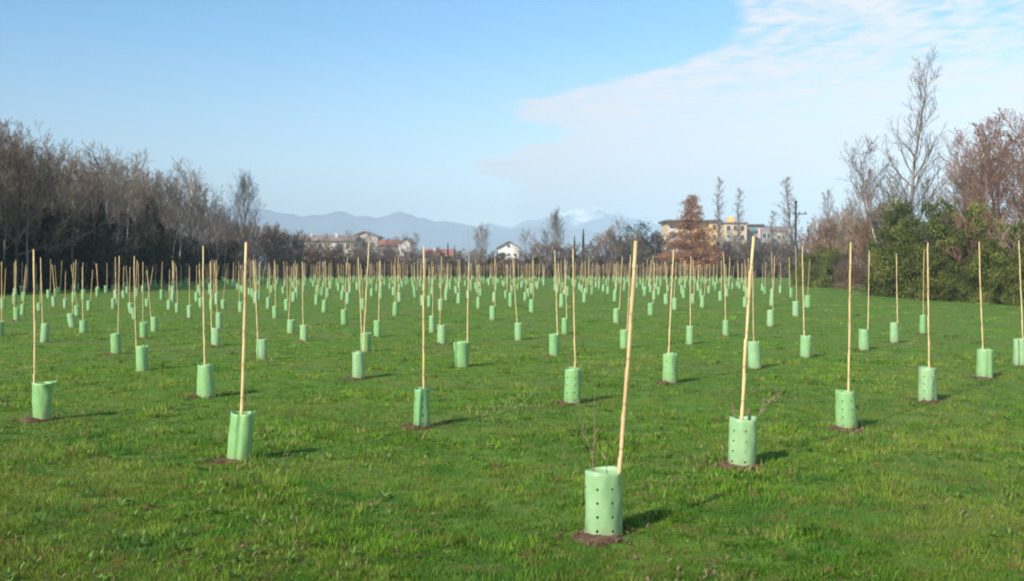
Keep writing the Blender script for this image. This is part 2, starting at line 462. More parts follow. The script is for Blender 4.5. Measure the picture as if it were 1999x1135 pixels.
special = {0: 'perforated green tree guard nearest the camera, its tall cane leaning right',
 1: 'wide perforated green tree guard right of the nearest one, cane leaning right',
 6: 'leaning green tree guard with a vertical fold, front left of the field',
 7: 'narrow perforated green tree guard between the folded one and the nearest one',
 15: 'pale green tree guard flaring at its rim, closest to the left edge',
 18: 'green tree guard with a broken grey stick rising above its cane',
 5: 'green tree guard cut by the right edge of the picture',
 4: 'double lobed green tree guard below the green hedge at the right edge'}
cnt = {}
GRP = 'green tree guards with bamboo canes'
order = sorted(range(len(G)), key=lambda i: -G[i][1])
lab = {}
for i in order:
    s = strip(G[i][0]); k = cnt.get(s, 0); cnt[s] = k+1
    ln = G[i][7]-G[i][6]; lean = 'right leaning' if ln > 4 else 'left leaning' if ln < -4 else 'upright'
    lab[i] = special.get(i) or 'green guard with %s cane, %s below the %s' % (lean, ORD[k], s)
for i, (fx, fy, ty, rdx, wb, wt, cx, sx, sy, st) in enumerate(G):
    x, y = ground_at(fx, fy)
    root = empty('tree_guard', (x, y, hz(x, y)))
    s = y/F
    z1 = Z(fx, ty, y) - root.location.z
    rb, rt = wb*s/2, wt*s/2
    rb = max(rb, .075); rt = max(rt, .07)
    holes = None
    if st == 'holes':
        holes = {0:[-1.98,-1.08,.5,1.6,2.7,-2.9,-.2], 1:[-2.55,-1.55,-.1,1,2.2], 2:[-2.2,-1.25,0,1.2,2.4]}.get(i, [-2.3,-1.35,-.4,.8,2.0])
    y += rb * .9 ; root.location.y = y; root.location.z = hz(x, y) - .012; z1 += .012
    seg = 40 if y < 12 else 28 if y < 20 else 16
    gm_ = guard_mesh('guard_tube', z1, rb, rt, rdx*s, 'fold' if st == 'fold' else 'round', i*1.3, holes, seg, .03 if st == 'flare' else 0)
    link(bpy.data.objects.new('guard_tube', gm_), root)
    # cane: passes the rim at cx, tops at sx, sy ; stands just inside the sleeve at the back or front
    yo = -rt*.35 if st != 'fold' else -.01
    yc = y + yo
    xa = X(cx, ty, yc) - x; za = Z(cx, ty, yc) - root.location.z
    lim = rdx*s + rt*.8
    if i == 0: lim = rt*.86; yo = 0
    xa = max(-rt*.8 + rdx*s, min(lim, xa))
    xb = X(sx, sy, yc) - x; zb = Z(sx, sy, yc) - root.location.z
    g = (xb-xa)/(zb-za); x0 = xa - g*za
    x0 = max(-rb*.8, min(rb*.8, x0))
    rr = .0125 if i in (0,1,6) else .0098
    sm = stake_mesh('bamboo_stake', (x0, yo, -.05), (xb, yo, zb), rr+.001, rr-.002, 8 if y < 20 else 5, .010, i)
    link(bpy.data.objects.new('bamboo_stake', sm), root)
    if i == 18:
        mb = MB(); mb.tube([(xb, yo-.012, zb-.25), (xb-.005, yo-.012, zb), (xb-.025, yo-.012, zb+.34)], [.009,.008,.006], 5)
        mb.build('broken_stick', M['bark_pale'], root)
    tag(root, lab[i], 'tree guard', GRP)
    placed.append((x, y, rb))

# lattice of farther guards, in the same planting rhythm
U = np.array((.632, .775))*2.42; Vv = np.array((-.775, .632))*3.62; O = np.array((.54, 5.95))
def in_field(x, y):
    if y < 39.0 or y > 134: return False
    if x > 9.6 + (y-23)*.175: return False
    if x < -30.5 - (y-57)*.11 and True: return False
    return abs(x) < y*.60
cand = []
P0 = np.array([(p[0], p[1]) for p in placed])
for a in range(-80, 120):
    for b in range(-40, 60):
        p = O + a*U + b*Vv
        if not (30 < p[1] < 140): continue
        p = p + rng.normal(0, .22, 2)
        if not in_field(*p): continue
        if vnoise(p[0]/6, p[1]/6, 9) < .10: continue
        if np.min(np.hypot(P0[:,0]-p[0], P0[:,1]-p[1])) < 1.5: continue
        cand.append((float(p[0]), float(p[1])))
cand.sort(key=lambda p: math.hypot(*p))
infr = [p for p in cand if abs(p[0]/p[1]) < .52]
near = infr[:300-len(G)]; nearset = set(near); rest = [p for p in cand if p not in nearset and math.hypot(*p) < 150]
gv = [guard_mesh('guard_tube', .40+.02*k, .092+.006*(k % 3), .09, .01*(k-2), 'round', k*1.7, None, 12) for k in range(5)]
sv = [stake_mesh('bamboo_stake', (rx, .02, -.05), (rx+lx, .02, 1.66+.045*k), .0135, .011, 5, .012, 50+k) for k, (rx, lx) in
      enumerate([(.04,.02),(-.03,.09),(.05,-.06),(.0,.0),(.02,.05),(-.05,-.03),(.06,.12)])]
zone_lab = {}
for k, (x, y) in enumerate(near):
    root = empty('tree_guard', (x, y, hz(x, y)-.01))
    root.rotation_euler = (random.uniform(-.03,.03), random.uniform(-.045,.045), random.uniform(-.5,.5))
    gsc = random.uniform(.93, 1.1); root.scale = (gsc, gsc, gsc)
    link(bpy.data.objects.new('guard_tube', gv[k % 5]), root)
    link(bpy.data.objects.new('bamboo_stake', sv[random.randrange(7)]), root)
    px = 1000 + F*x/y; s = strip(px)
    zn = 'distant' if y < 52 else 'more distant' if y < 70 else 'very distant'
    tag(root, 'small %s guard with cane below the %s' % (zn, s), 'tree guard', GRP)
    placed.append((x, y, .09))
mb = MB()
for x, y in rest:
    z = hz(x, y); r = random.uniform(.085,.105); h = random.uniform(.38,.46); n = 8
    mb.cur = 0; dx = random.uniform(-.03,.03)
    for rr in (r,):
        b = len(mb.v)
        for zz, o in ((-.01,0),(h,dx)):
            for q in range(n): mb.v.append((x+o+rr*math.cos(q*math.pi/4), y+rr*math.sin(q*math.pi/4), z+zz))
        for zz, o in ((h,dx),(.05,0)):
            for q in range(n): mb.v.append((x+o+(rr-.004)*math.cos(q*math.pi/4), y+(rr-.004)*math.sin(q*math.pi/4), z+zz))
        for lv in range(3):
            for q in range(n):
                q2 = (q+1) % n
                mb.f.append([b+lv*n+q, b+lv*n+q2, b+(lv+1)*n+q2, b+(lv+1)*n+q]); mb.mi.append(0)
    mb.cur = 1; hh = random.uniform(1.6,1.95); l = random.uniform(-.09,.09)
    mb.tube([(x,y,z-.05),(x+l*.5+.01,y,z+hh*.5),(x+l,y,z+hh)], [.0145,.013,.012], 4)
o = mb.build('distant_tree_guards', [M['guard'], M['bamboo']])
tag(o, 'mass of tiny green tree guards and canes in the farthest rows', 'tree guards', kind='stuff')

# soil collars
mb = MB()
for i, (x, y, r) in enumerate(placed[:len(G)]):
    if y > 14 and (i*7) % 5 < 3: continue
    R0 = r + random.uniform(.02, .08); n = 22; base = len(mb.v); k = random.random()*6
    ox, oy = random.uniform(-.09,.0), random.uniform(-.08,.0)
    if y < 9: R0 = r + .065
    if y > 11: R0 = r + .02
    mb.v.append((x+ox, y+oy, hz(x, y)+.035))
    for ring, (f, hh) in enumerate(((.45,.030),(.75,.016),(1.0,-.014))):
        for q in range(n):
            a = 2*math.pi*q/n; rr = R0*f*(1 + .20*math.sin(2*a+k) + .16*math.sin(5*a+2*k) + random.uniform(-.14,.14))
            px_, py_ = x+ox+rr*1.15*math.cos(a), y+oy+rr*math.sin(a)
            mb.v.append((px_, py_, hz(px_, py_)+hh+random.uniform(-.008,.008)*(ring < 2)))
    for q in range(n):
        q2 = (q+1) % n
        mb.f.append([base, base+1+q, base+1+q2]); mb.mi.append(0)
        for ring in range(2):
            a0 = base+1+ring*n
            mb.f.append([a0+q, a0+n+q, a0+n+q2, a0+q2]); mb.mi.append(0)
# clods
for (x, y, r) in placed[:18]:
    for _ in range(60):
        a = random.uniform(0, 6.28); q = r + abs(random.gauss(0,.10)); cx, cy = x+q*math.cos(a)-.04, y+q*math.sin(a)-.04
        s = random.uniform(.006,.016); z = hz(cx, cy)+.02
        vs = [(cx+s*random.uniform(.7,1.3)*v[0], cy+s*random.uniform(.7,1.3)*v[1], z+s*.7*v[2]) for v in ((1,0,0),(0,1,0),(-1,0,0),(0,-1,0),(0,0,1),(0,0,-1))]
        mb.add(vs, [(0,1,4),(1,2,4),(2,3,4),(3,0,4),(1,0,5),(2,1,5),(3,2,5),(0,3,5)])
tag(mb.build('bare_soil', M['soil'], smooth=True), kind='structure')

# ------------------------------------------------------------------ grass
def blades(x, y, h, w, lean, tint, la=None):
    n = len(x); z = height(x, y) - .006
    a = rng.uniform(0, 2*np.pi, n)
    if la is None: la = rng.uniform(0, 2*np.pi, n)
    dx, dy = np.cos(a)*w/2, np.sin(a)*w/2
    V = np.empty((n, 3, 3), np.float32)
    V[:,0] = np.stack([x-dx, y-dy, z], -1); V[:,1] = np.stack([x+dx, y+dy, z], -1)
    l = h*np.sin(lean); V[:,2] = np.stack([x+np.cos(la)*l, y+np.sin(la)*l, z+h*np.cos(lean)], -1)
    return V.reshape(-1, 3), np.arange(3*n, dtype=np.int32).reshape(-1, 3), np.repeat(tint, 3)
def clear_guards(x, y):
    keep = np.ones(len(x), bool)
    for (tx, ty_, r) in placed[:len(G)]:
        if ty_ > 34: continue
        j = np.abs(x-tx) < .4
        q = np.hypot(x[j]-tx+.02, (y[j]-ty_)+.02); kk = keep[j]
        kk &= ~(q < r+.015); kk &= ~((q < r+.07) & (rng.uniform(0,1,q.size) < .7)); keep[j] = kk
    return keep
def far_sample(n, u=.68, dmax=85.):
    d = 1/rng.uniform(1/dmax, 1/3.6, n); return rng.uniform(-u, u, n)*d, d
# short base sward
NB = 620000
x, y = far_sample(NB); k_ = clear_guards(x, y); x, y = x[k_], y[k_]; n = len(x)
patch = vnoise(x/1.9, y/1.9, 13)*.6 + vnoise(x/.7, y/.7, 15)*.4; fine = vnoise(x/.12, y/.12, 12)
k_ = rng.uniform(0, 1, n) < .35 + .9*fine; x, y, patch, fine = x[k_], y[k_], patch[k_], fine[k_]; n = len(x)
h = (.012 + .018*fine + .018*patch)*rng.uniform(.6, 1.4, n); w = .0055*np.maximum(1, y/6)**.85*rng.uniform(.6, 1.5, n)
t = (-.06 + .35*fine + .38*(patch-.3) + rng.normal(.04, .10, n)).clip(0, .9)
b1 = blades(x, y, h, w, np.abs(rng.normal(.6, .4, n)).clip(0, 1.35), t)
# tufts
NT = 31000; K = 33
cx, cy = far_sample(NT)
patch = vnoise(cx/1.9, cy/1.9, 13)*.6 + vnoise(cx/.7, cy/.7, 15)*.4
k_ = rng.uniform(0, 1, NT) < .30 + 1.0*patch; cx, cy, patch = cx[k_], cy[k_], patch[k_]; NT = len(cx)
ts = np.exp(rng.normal(0, .42, NT)); tt = rng.normal(.33, .25, NT) + .22*vnoise(cx/.42, cy/.42, 51) + .5*(patch-.45); dry = rng.uniform(0, 1, NT) < .05
rad = .028*np.maximum(1, cy/6)**.75*ts
ix = np.repeat(np.arange(NT), K); ox, oy = rng.normal(0, 1, NT*K), rng.normal(0, 1, NT*K)
x = cx[ix] + ox*rad[ix]; y = cy[ix] + oy*rad[ix]; q = np.hypot(ox, oy)
k_ = clear_guards(x, y); x, y, ix, ox, oy, q = x[k_], y[k_], ix[k_], ox[k_], oy[k_], q[k_]; n = len(x)
h = (.016 + .016*patch[ix] + .062*(np.clip(vnoise(cx/.42, cy/.42, 51), 0, 1)**2.2)[ix])*ts[ix]**.8*rng.uniform(.5, 1.3, n)*(1.15-.22*q).clip(.3, 2)
wide = rng.uniform(0, 1, n) < .4
w = .0048*np.maximum(1, y/6)**.85*rng.uniform(.7, 1.4, n)*np.where(wide, 2.0, 1); h = np.where(wide, h*.75, h)
t = (tt[ix] + rng.normal(0, .10, n)).clip(0, .90); st = (dry[ix] & (rng.uniform(0, 1, n) < .6)) | (rng.uniform(0, 1, n) < .022)
t[st] = rng.uniform(.90, 1, st.sum())
b2 = blades(x, y, h, w, (q*.42*rng.uniform(.5, 1.4, n)+.1).clip(0, 1.35), t, np.arctan2(oy, ox) + rng.normal(0, .5, n))
V = np.concatenate([b1[0], b2[0]]); Fc = np.arange(len(V), dtype=np.int32).reshape(-1, 3); T = np.concatenate([b1[2], b2[2]])
m = fast_mesh('grass', V, Fc, T); m.materials.append(M['grass'])
tag(link(bpy.data.objects.new('grass', m)), 'short green meadow grass with straw coloured patches', 'grass', kind='stuff')

# broadleaf weeds and dry stalks among the grass
VV = []; FF = []; TT = []
def leaf(cx, cy, ang, L, W, up, t):
    z = hz(cx, cy); b = len(VV); c, s = math.cos(ang), math.sin(ang)
    for (f, q, zz) in ((0,0,0),(.45,-W,up*.7),(.45,W,up*.7),(1,0,up)):
        VV.append((cx+c*L*f-s*q, cy+s*L*f+c*q, z+.01+zz)); TT.append(t)
    FF.append((b, b+1, b+3, b+2))
for _ in range(1100):
    dd = 1/random.uniform(1/30., 1/4.2); uu = random.uniform(-.62,.62); cx, cy = uu*dd, dd
    if vnoise(cx/1.7, cy/1.7, 31) < .42: continue
    t = random.choice([.1,.25,.4,.5,.62]); nl = random.randint(4,8); Ls = random.uniform(.02,.06)
    for q in range(nl):
        leaf(cx, cy, q*6.28/nl+random.uniform(-.3,.3), Ls*random.uniform(.7,1.2), Ls*.17, random.uniform(.02,.06), min(.84, max(0, t+random.uniform(-.1,.1))))
dry = [(1000,800,46),(960,815,30),(1040,775,26),(520,860,26),(500,930,20),(1690,745,22),(1745,735,14),(560,900,14),(1400,905,18),(1010,790,30),(440,965,18),(1380,930,12),(930,770,12),(1490,770,10)]
for (px, py, k) in dry:
    gx0, gy0 = ground_at(px, py)
    for _ in range(k*2):
        cx, cy = gx0+random.gauss(0,.20), gy0+random.gauss(0,.28)
        a = random.uniform(0,6.28)
        if random.random() < .5: leaf(cx, cy, a, random.uniform(.03,.09), .008, random.uniform(.02,.055), random.uniform(.5,.84))
        else: leaf(cx, cy, a, random.uniform(.02,.09), .003, random.uniform(.03,.08), random.uniform(.78,.93))
m = fast_mesh('weeds', VV, FF, TT); m.materials.append(M['weed'])
tag(link(bpy.data.objects.new('weeds', m)), 'low leafy weeds and dry stalks scattered through the meadow', 'weeds', kind='stuff')

VV = []; FF = []; TT = []
for _ in range(5200):
    dd = 1/random.uniform(1/26., 1/4.2); uu = random.uniform(-.62,.62); cx, cy = uu*dd, dd
    if vnoise(cx/.8, cy/.8, 41) < .55: continue
    leaf(cx, cy, random.uniform(0,6.28), random.uniform(.02,.055), random.uniform(.003,.009), random.uniform(.008,.03), random.choice([.2,.4,.6,.75,.9]))
m = fast_mesh('dead_leaves', VV, FF, TT); m.materials.append(M['brownleaf'])
tag(link(bpy.data.objects.new('dead_leaves', m)), 'brown dead leaves and straw lying in the meadow grass', 'dead leaves', kind='stuff')

# saplings showing above the nearest guards
def sapling(gi, tips, label, leaves=0):
    gx0, gy0, r = placed[gi]; z0 = hz(gx0, gy0)
    root = empty('sapling', (gx0, gy0, z0)); mb = MB(); lf = MB()
    fx = (X(tips[0][0][0], tips[0][0][1], gy0) - gx0)
    for ti, tip in enumerate(tips):
        pts = [(fx*.5, -.02, 0)] if ti == 0 else []
        for (px, py) in tip: pts.append((X(px, py, gy0)-gx0, -.02+.03*ti, Z(px, py, gy0)-z0))
        mb.tube(pts, [max(.0016, .0052-.0012*i-.001*(ti > 0)) for i in range(len(pts))], 4)
        for _ in range(leaves if ti else 0):
            i = random.randrange(1, len(pts)); t = random.random()
            p = Vector(pts[i-1]).lerp(Vector(pts[i]), t); s = random.uniform(.012,.022)
            lf.add([p, p+Vector((s, random.uniform(-s,s), -s*.5)), p+Vector((s*1.6, 0, -s*1.5)), p+Vector((s*.3, random.uniform(-s,s), -s))], [(0,1,2,3)])
    mb.build('stem', M['stem_young'], root)
    if lf.v: lf.build('leaves', M['stem_young'], root)
    tag(root, label, 'sapling')
sapling(0, [[(1158,925),(1157,890),(1143,850),(1128,800)], [(1157,895),(1162,850),(1160,800),(1163,762)], [(1150,866),(1140,852),(1133,838)], [(1160,860),(1170,840)]],
        'thin bare brown sapling rising from the nearest tree guard')
sapling(1, [[(1470,822),(1484,806),(1500,785),(1520,760)], [(1484,806),(1492,790),(1489,772)], [(1500,785),(1512,780),(1530,764)], [(1440,822),(1434,805),(1431,788)], [(1462,822),(1466,800)]],
        'low twiggy sapling leaning right out of the second guard', 6)
sapling(8, [[(1112,725),(1110,700),(1106,680)], [(1110,700),(1114,684)]], 'short thin sapling in the guard left of the nearest cane')
sapling(6, [[(482,812),(485,790),(484,765)], [(485,790),(491,776)]], 'short thin sapling in the folded leaning guard')

# ------------------------------------------------------------------ trees
def grow_tree(seed, H=10, r0=.13, start=.25, nbr=22, spread=.32, ang=(.9,.35), sub=(7,5,3), profile=None, up=.25, wob=.10, twr=.007, stems=1, forkat=None):
    rd = random.Random(seed); T = MB(); C = MB()
    def path(p, d, L, k, upf, wb):
        pts = [p.copy()]; q = p.copy(); d = d.normalized()
        for i in range(k):
            d = (d + Vector((rd.gauss(0,wb), rd.gauss(0,wb), rd.gauss(0,wb)*.6+upf/k))).normalized()
            q = q + d*(L/k); pts.append(q.copy())
        return pts
    def rec(p, d, L, r, lv):
        k = 4 if lv == 0 else 3 if lv == 1 else 2
        pts = path(p, d, L, k, up, wob*(1+lv*.5))
        rads = [max(twr*.75, r*(1-.75*i/k)) for i in range(k+1)]
        C.tube(pts, rads, 4 if lv == 0 else 3, cap=False)
        if lv < len(sub):
            for j in range(sub[lv]):
                t = (j+rd.uniform(.3,1.1))/(sub[lv]+.2)*.85+.12; t = min(t, .99)
                f = t*k; i = min(int(f), k-1); q = pts[i].lerp(pts[i+1], f-i); dd = (pts[i+1]-pts[i]).normalized()
                side = Vector((rd.gauss(0,1), rd.gauss(0,1), rd.gauss(0,.6))); side = (side-dd*side.dot(dd)).normalized()
                rec(q, dd*rd.uniform(.75,1.1)+side*rd.uniform(.55,.95), L*rd.uniform(.38,.62)*(1.1-.45*t), max(twr, r*.45), lv+1)
    for s in range(stems):
        base = Vector((rd.uniform(-.3,.3), rd.uniform(-.3,.3), 0))*(stems > 1)
        d0 = Vector((rd.gauss(0,.05), rd.gauss(0,.05), 1)) if stems == 1 else Vector((rd.gauss(0,.28), rd.gauss(0,.28), 1))
        Hs = H*(1 if s == 0 else rd.uniform(.6,1)); k = 14
        pts = [base + Vector((0,0,-.1))]; q = base.copy(); d = d0.normalized()
        for i in range(k):
            d = (d + Vector((rd.gauss(0,wob*.45), rd.gauss(0,wob*.45), .12))).normalized(); q = q + d*(Hs/k); pts.append(q.copy())
        rads = [max(.012, r0*(1-.93*(i/k)**.8)) for i in range(k+1)]
        T.tube(pts, rads, 7)
        nb = max(4, nbr//stems)
        for j in range(nb):
            t = start + (1-start)*(j+.5)/nb*.98; f = t*k; i = min(int(f), k-1); q = pts[i].lerp(pts[i+1], f-i)
            tt = (t-start)/(1-start); az = j*2.4 + rd.uniform(-.5,.5)
            an = ang[0]*(1-tt)+ang[1]*tt + rd.uniform(-.12,.12)
            L = H*spread*(profile(tt) if profile else (1-.75*tt)*min(1, .55+2*tt))*rd.uniform(.75,1.2)
            rec(q, Vector((math.sin(an)*math.cos(az), math.sin(an)*math.sin(az), math.cos(an))), L, max(twr*1.6, rads[i]*.45), 0)
    return T, C
def tree_var(name, tm, cm, **kw):
    T, C = grow_tree(**kw)
    return (T.mesh('trunk', M[tm], True), C.mesh('crown', M[cm], False))
V_ = {}
FAN = lambda t: .62 + .62*math.sin(math.pi*min(1, t*.85+.08)) - .35*t
V_['slim1'] = tree_var('a', 'bark_grey', 'twig_grey', seed=1, H=9.3, r0=.11, start=.32, nbr=20, spread=.27, ang=(.75,.45), sub=(7,4,3), twr=.010, up=.35, profile=FAN)
V_['slim2'] = tree_var('b', 'bark_pale', 'twig_grey', seed=2, H=9.3, r0=.12, start=.38, nbr=18, spread=.32, ang=(.8,.5), sub=(6,4,3), twr=.010, wob=.15, up=.3, profile=FAN)
V_['slim3'] = tree_var('c', 'bark_grey', 'twig_grey', seed=3, H=9.3, r0=.10, start=.25, nbr=22, spread=.24, ang=(.7,.4), sub=(7,4,3), twr=.010, up=.4, profile=FAN)
V_['broad1'] = tree_var('d', 'bark_grey', 'twig_grey', seed=4, H=9, r0=.17, start=.25, nbr=18, spread=.40, ang=(1.0,.5), sub=(7,4,3), twr=.011, wob=.16, up=.35, profile=FAN)
V_['broad2'] = tree_var('e', 'bark_grey', 'twig_brown', seed=5, H=9, r0=.13, start=.20, nbr=14, spread=.38, ang=(.85,.4), sub=(6,4,3), wob=.16, up=.45, profile=FAN, twr=.009)
V_['round'] = tree_var('f', 'bark_grey', 'twig_grey', seed=6, H=9, r0=.14, start=.10, nbr=30, spread=.36, ang=(.75,.36), sub=(9,5,4), up=.55, profile=FAN)
V_['poplar'] = tree_var('g', 'bark_grey', 'twig_grey', seed=7, H=9.6, r0=.09, start=.12, nbr=30, spread=.15, ang=(.5,.25), sub=(6,4,2), up=.6, profile=lambda t: 1.15-.75*t)
V_['thicket1'] = tree_var('h', 'twig_brown', 'twig_brown', seed=8, H=3.7, r0=.05, start=.08, nbr=30, spread=.36, ang=(.9,.4), sub=(6,4,3), stems=6, wob=.16, up=.3, twr=.010, profile=FAN)
V_['thicket2'] = tree_var('i', 'twig_brown', 'twig_brown', seed=9, H=3.7, r0=.05, start=.05, nbr=32, spread=.32, ang=(.8,.4), sub=(6,4,3), stems=7, wob=.16, up=.4, twr=.010, profile=FAN)
V_['tall'] = tree_var('j', 'bark_grey', 'twig_grey', seed=21, H=13, r0=.19, start=.22, nbr=30, spread=.23, ang=(.95,.3), sub=(6,4,2), up=.45, wob=.13, twr=.0065, profile=lambda t: 1.15-.78*t)
TREES = []
def place_tree(var, x, y, h, label, group=None, cat='tree', name='bare_tree', crown=None, trunk=None, sx=1., base_h=None, rot=None, ivy=None):
    bh = base_h or (13 if var == 'tall' else 4 if var.startswith('thicket') else 10)
    root = empty(name, (x, y, hz(x, y))); s = h/bh
    root.scale = (s*sx, s*sx, s); root.rotation_euler = (0, 0, random.uniform(0, 6.28) if rot is None else rot)
    tm, cm = V_[var]
    t = link(bpy.data.objects.new('trunk' if not var.startswith('thicket') else 'stems', tm), root)
    c = link(bpy.data.objects.new('crown', cm), root)
    for o_, mm in ((t, trunk), (c, crown)):
        if mm: o_.material_slots[0].link = 'OBJECT'; o_.material_slots[0].material = M[mm]
    if ivy: link(bpy.data.objects.new('ivy', ivy), root)
    tag(root, label, cat, group); TREES.append(root); return root

def leaf_cloud(seed, blobs, n, size, shell=.45, grad=None):
    """blobs: (x,y,z, rx,ry,rz); leaf quads spread through and mostly near the surface of ragged blobs"""
    g = np.random.default_rng(seed); wts = np.array([b[3]*b[4]*b[5] for b in blobs])**.7; wts /= wts.sum()
    bi = g.choice(len(blobs), n, p=wts); B = np.array(blobs)[bi]
    dvec = g.normal(size=(n,3)); dvec /= np.linalg.norm(dvec, axis=1, keepdims=True)
    rr = (shell + (1-shell)*g.uniform(0,1,n))**.7
    lump = .50 + .95*vnoise(dvec[:,0]*4+bi*7, dvec[:,2]*4+dvec[:,1]*3, seed)
    P = B[:,:3] + dvec*B[:,3:]*(rr*lump)[:,None]; P[:,2] = np.maximum(P[:,2], .03)
    a = g.normal(size=(n,3)); a /= np.linalg.norm(a, axis=1, keepdims=True)
    b = np.cross(a, g.normal(size=(n,3))); b /= np.linalg.norm(b, axis=1, keepdims=True)
    s = size*g.uniform(.6,1.4,n)[:,None]
    Vq = np.stack([P-a*s, P-b*s*.5, P+a*s, P+b*s*.5], 1).reshape(-1,3)
    t = (.25 + .5*vnoise(P[:,0]*1.6+seed, P[:,2]*1.6+P[:,1], seed+1) + g.normal(0,.15,n)).clip(0,1)
    return Vq, np.arange(4*n).reshape(-1,4), np.repeat(t, 4)
def foliage_mesh(seed, blobs, n, size, mat, shell=.45):
    Vq, Fq_, t = leaf_cloud(seed, blobs, n, size, shell)
    m_ = fast_mesh('foliage', Vq, Fq_, t); m_.materials.append(M[mat]); return m_
def rblobs(seed, n, W, D, H, r):
    g = random.Random(seed); out = []
    for i in range(n):
        x = g.uniform(-W,W); z = g.uniform(.25,1)*H*(1-.45*(abs(x)/W)**2)
        q = g.uniform(.6,1.1)*r; out.append((x, g.uniform(-D,D), z-q*.5, q, q, q*g.uniform(.7,1.2)))
    for i in range(n//2):
        x = g.uniform(-W,W); out.append((x, g.uniform(-D,D), r*.5, r, r, r*.8))
    return out
stem_mb = MB()
for k in range(9):
    a = k*2.4; stem_mb.tube([(0.1*math.cos(a),.1*math.sin(a),-.05),(.5*math.cos(a),.5*math.sin(a),1.2),(1.0*math.cos(a),1.0*math.sin(a),2.4)], [.05,.035,.012], 5)
stem_mesh = stem_mb.mesh('stems', M['bark_dark'])
B_ = {}
B_['ever1'] = foliage_mesh(31, rblobs(31,28,1.7,1.4,3.4,0.53), 30000, .042, 'evergreen')
B_['ever2'] = foliage_mesh(32, rblobs(32,32,2.0,1.4,3.2,0.46), 30000, .042, 'evergreen')
B_['ever3'] = foliage_mesh(36, rblobs(36,24,1.5,1.5,3.6,0.5), 30000, .042, 'evergreen')
B_['ivy1'] = foliage_mesh(33, [(0.25*math.sin(z*2),.2*math.cos(z*3),z,.55*(1-.09*z),.55*(1-.09*z),.7) for z in np.arange(.4,6.2,.55)], 9000, .075, 'ivy', .2)
B_['ivy2'] = foliage_mesh(34, rblobs(34,12,1.6,1.3,3.3,.8), 12000, .08, 'ivy')
B_['ivy3'] = foliage_mesh(37, rblobs(37,10,1.3,1.2,3.6,.8), 11000, .08, 'ivy')
def cone_blobs(seed, H, W, n):
    g = random.Random(seed); out = []
    for i in range(n):
        t = (i+.5)/n; z = H*(.08+.9*t); R_ = W*(1-t)**.8+.12
        a = g.uniform(0,6.28); q = R_*g.uniform(.2,.75); s = .35+.45*(1-t)
        out.append((q*math.cos(a), q*math.sin(a), z, s*1.2, s*1.2, s))
    return out
B_['rust'] = foliage_mesh(35, cone_blobs(35, 11, 3.6, 110), 12500, .085, 'rust', .1)
B_['pine'] = foliage_mesh(38, rblobs(38, 16, 2.6, 1.8, 7.6, 1.3), 12000, .11, 'pine', .25)
B_['cypress'] = foliage_mesh(39, [(0,0,z,.55*(1-z/9),.55*(1-z/9),.6) for z in np.arange(.5,7.4,.4)], 7000, .07, 'pine', .3)
B_['dryleaf'] = foliage_mesh(40, rblobs(40,14,1.9,1.3,3.3,.8), 7000, .05, 'brownleaf', .2)
def place_bush(var, x, y, s, label, group=None, cat='bush', name='evergreen_bush', mat=None, sz=None):
    root = empty(name, (x, y, hz(x, y))); root.scale = (s, s, sz or s); root.rotation_euler = (0,0,random.uniform(0,6.28))
    link(bpy.data.objects.new('stems', stem_mesh), root); f = link(bpy.data.objects.new('foliage', B_[var]), root)
    if mat: f.material_slots[0].link = 'OBJECT'; f.material_slots[0].material = M[mat]
    tag(root, label, cat, group); return root

NUM = ['first','second','third','fourth','fifth','sixth','seventh','eighth','ninth','tenth','eleventh','twelfth','thirteenth','fourteenth','fifteenth','sixteenth',
       'seventeenth','eighteenth','nineteenth','twentieth','twenty-first','twenty-second','twenty-third','twenty-fourth','twenty-fifth','twenty-sixth','twenty-seventh','twenty-eighth','twenty-ninth','thirtieth']
def interp(tab, v):
    return float(np.interp(v, [a for a, b in tab], [b for a, b in tab]))
# left wood: front edge runs from (-31,57) away
topL = [(-60,235),(0,228),(30,258),(60,285),(100,300),(140,290),(170,300),(200,325),(245,315),(290,335),(340,335),(380,355),(420,385)]
dfrL = [(-300,46),(-60,55),(0,58),(100,64),(200,76),(300,92),(400,112),(440,122)]
GW = 'bare trees of the dark wood'
pxs = [-40,-14,8,30,52,72,95,118,140,160,182,204,226,247,268,290,310,331,350,370,390,408,424]
sl = ['slim1','slim2','slim3','broad1']
for k, px in enumerate(pxs):
    d = interp(dfrL, px)+random.uniform(0,3); h = (HOR-interp(topL, px))*d/F+CAMH
    v = sl[k % 4] if k % 5 else 'slim3'
    place_tree(v, (px-1000)/F*d, d, h*random.uniform(.93,1.04), 'slender bare tree, %s from the left along the front of the dark wood' % NUM[k], GW,
               trunk='bark_pale' if px in (14, 204,226,247,331,350,182,95) else 'bark_dark' if k % 2 else None, crown='twig_brown' if k % 6 == 2 else None)
for row, (dd, n, f) in enumerate(((5,24,.97),(11,22,.95),(18,20,.92),(27,16,.88))):
    for k in range(n):
        px = -330 + (765/n)*(k+random.uniform(.1,.9)); d = interp(dfrL, px)+dd+random.uniform(-1.5,1.5)  # trees left of the view are unseen, added to shade the wood
        h = (HOR-interp(topL, max(px,-60)))*d/F+CAMH
        if px > 330: h *= .9
        place_tree(random.choice(sl), (px-1000)/F*d, d, h*f*random.uniform(.8,1.0), 'bare grey tree deep inside the dark wood behind its front row', 'bare trees inside the dark wood',
                   trunk='bark_pale' if random.random() < .2 else None)
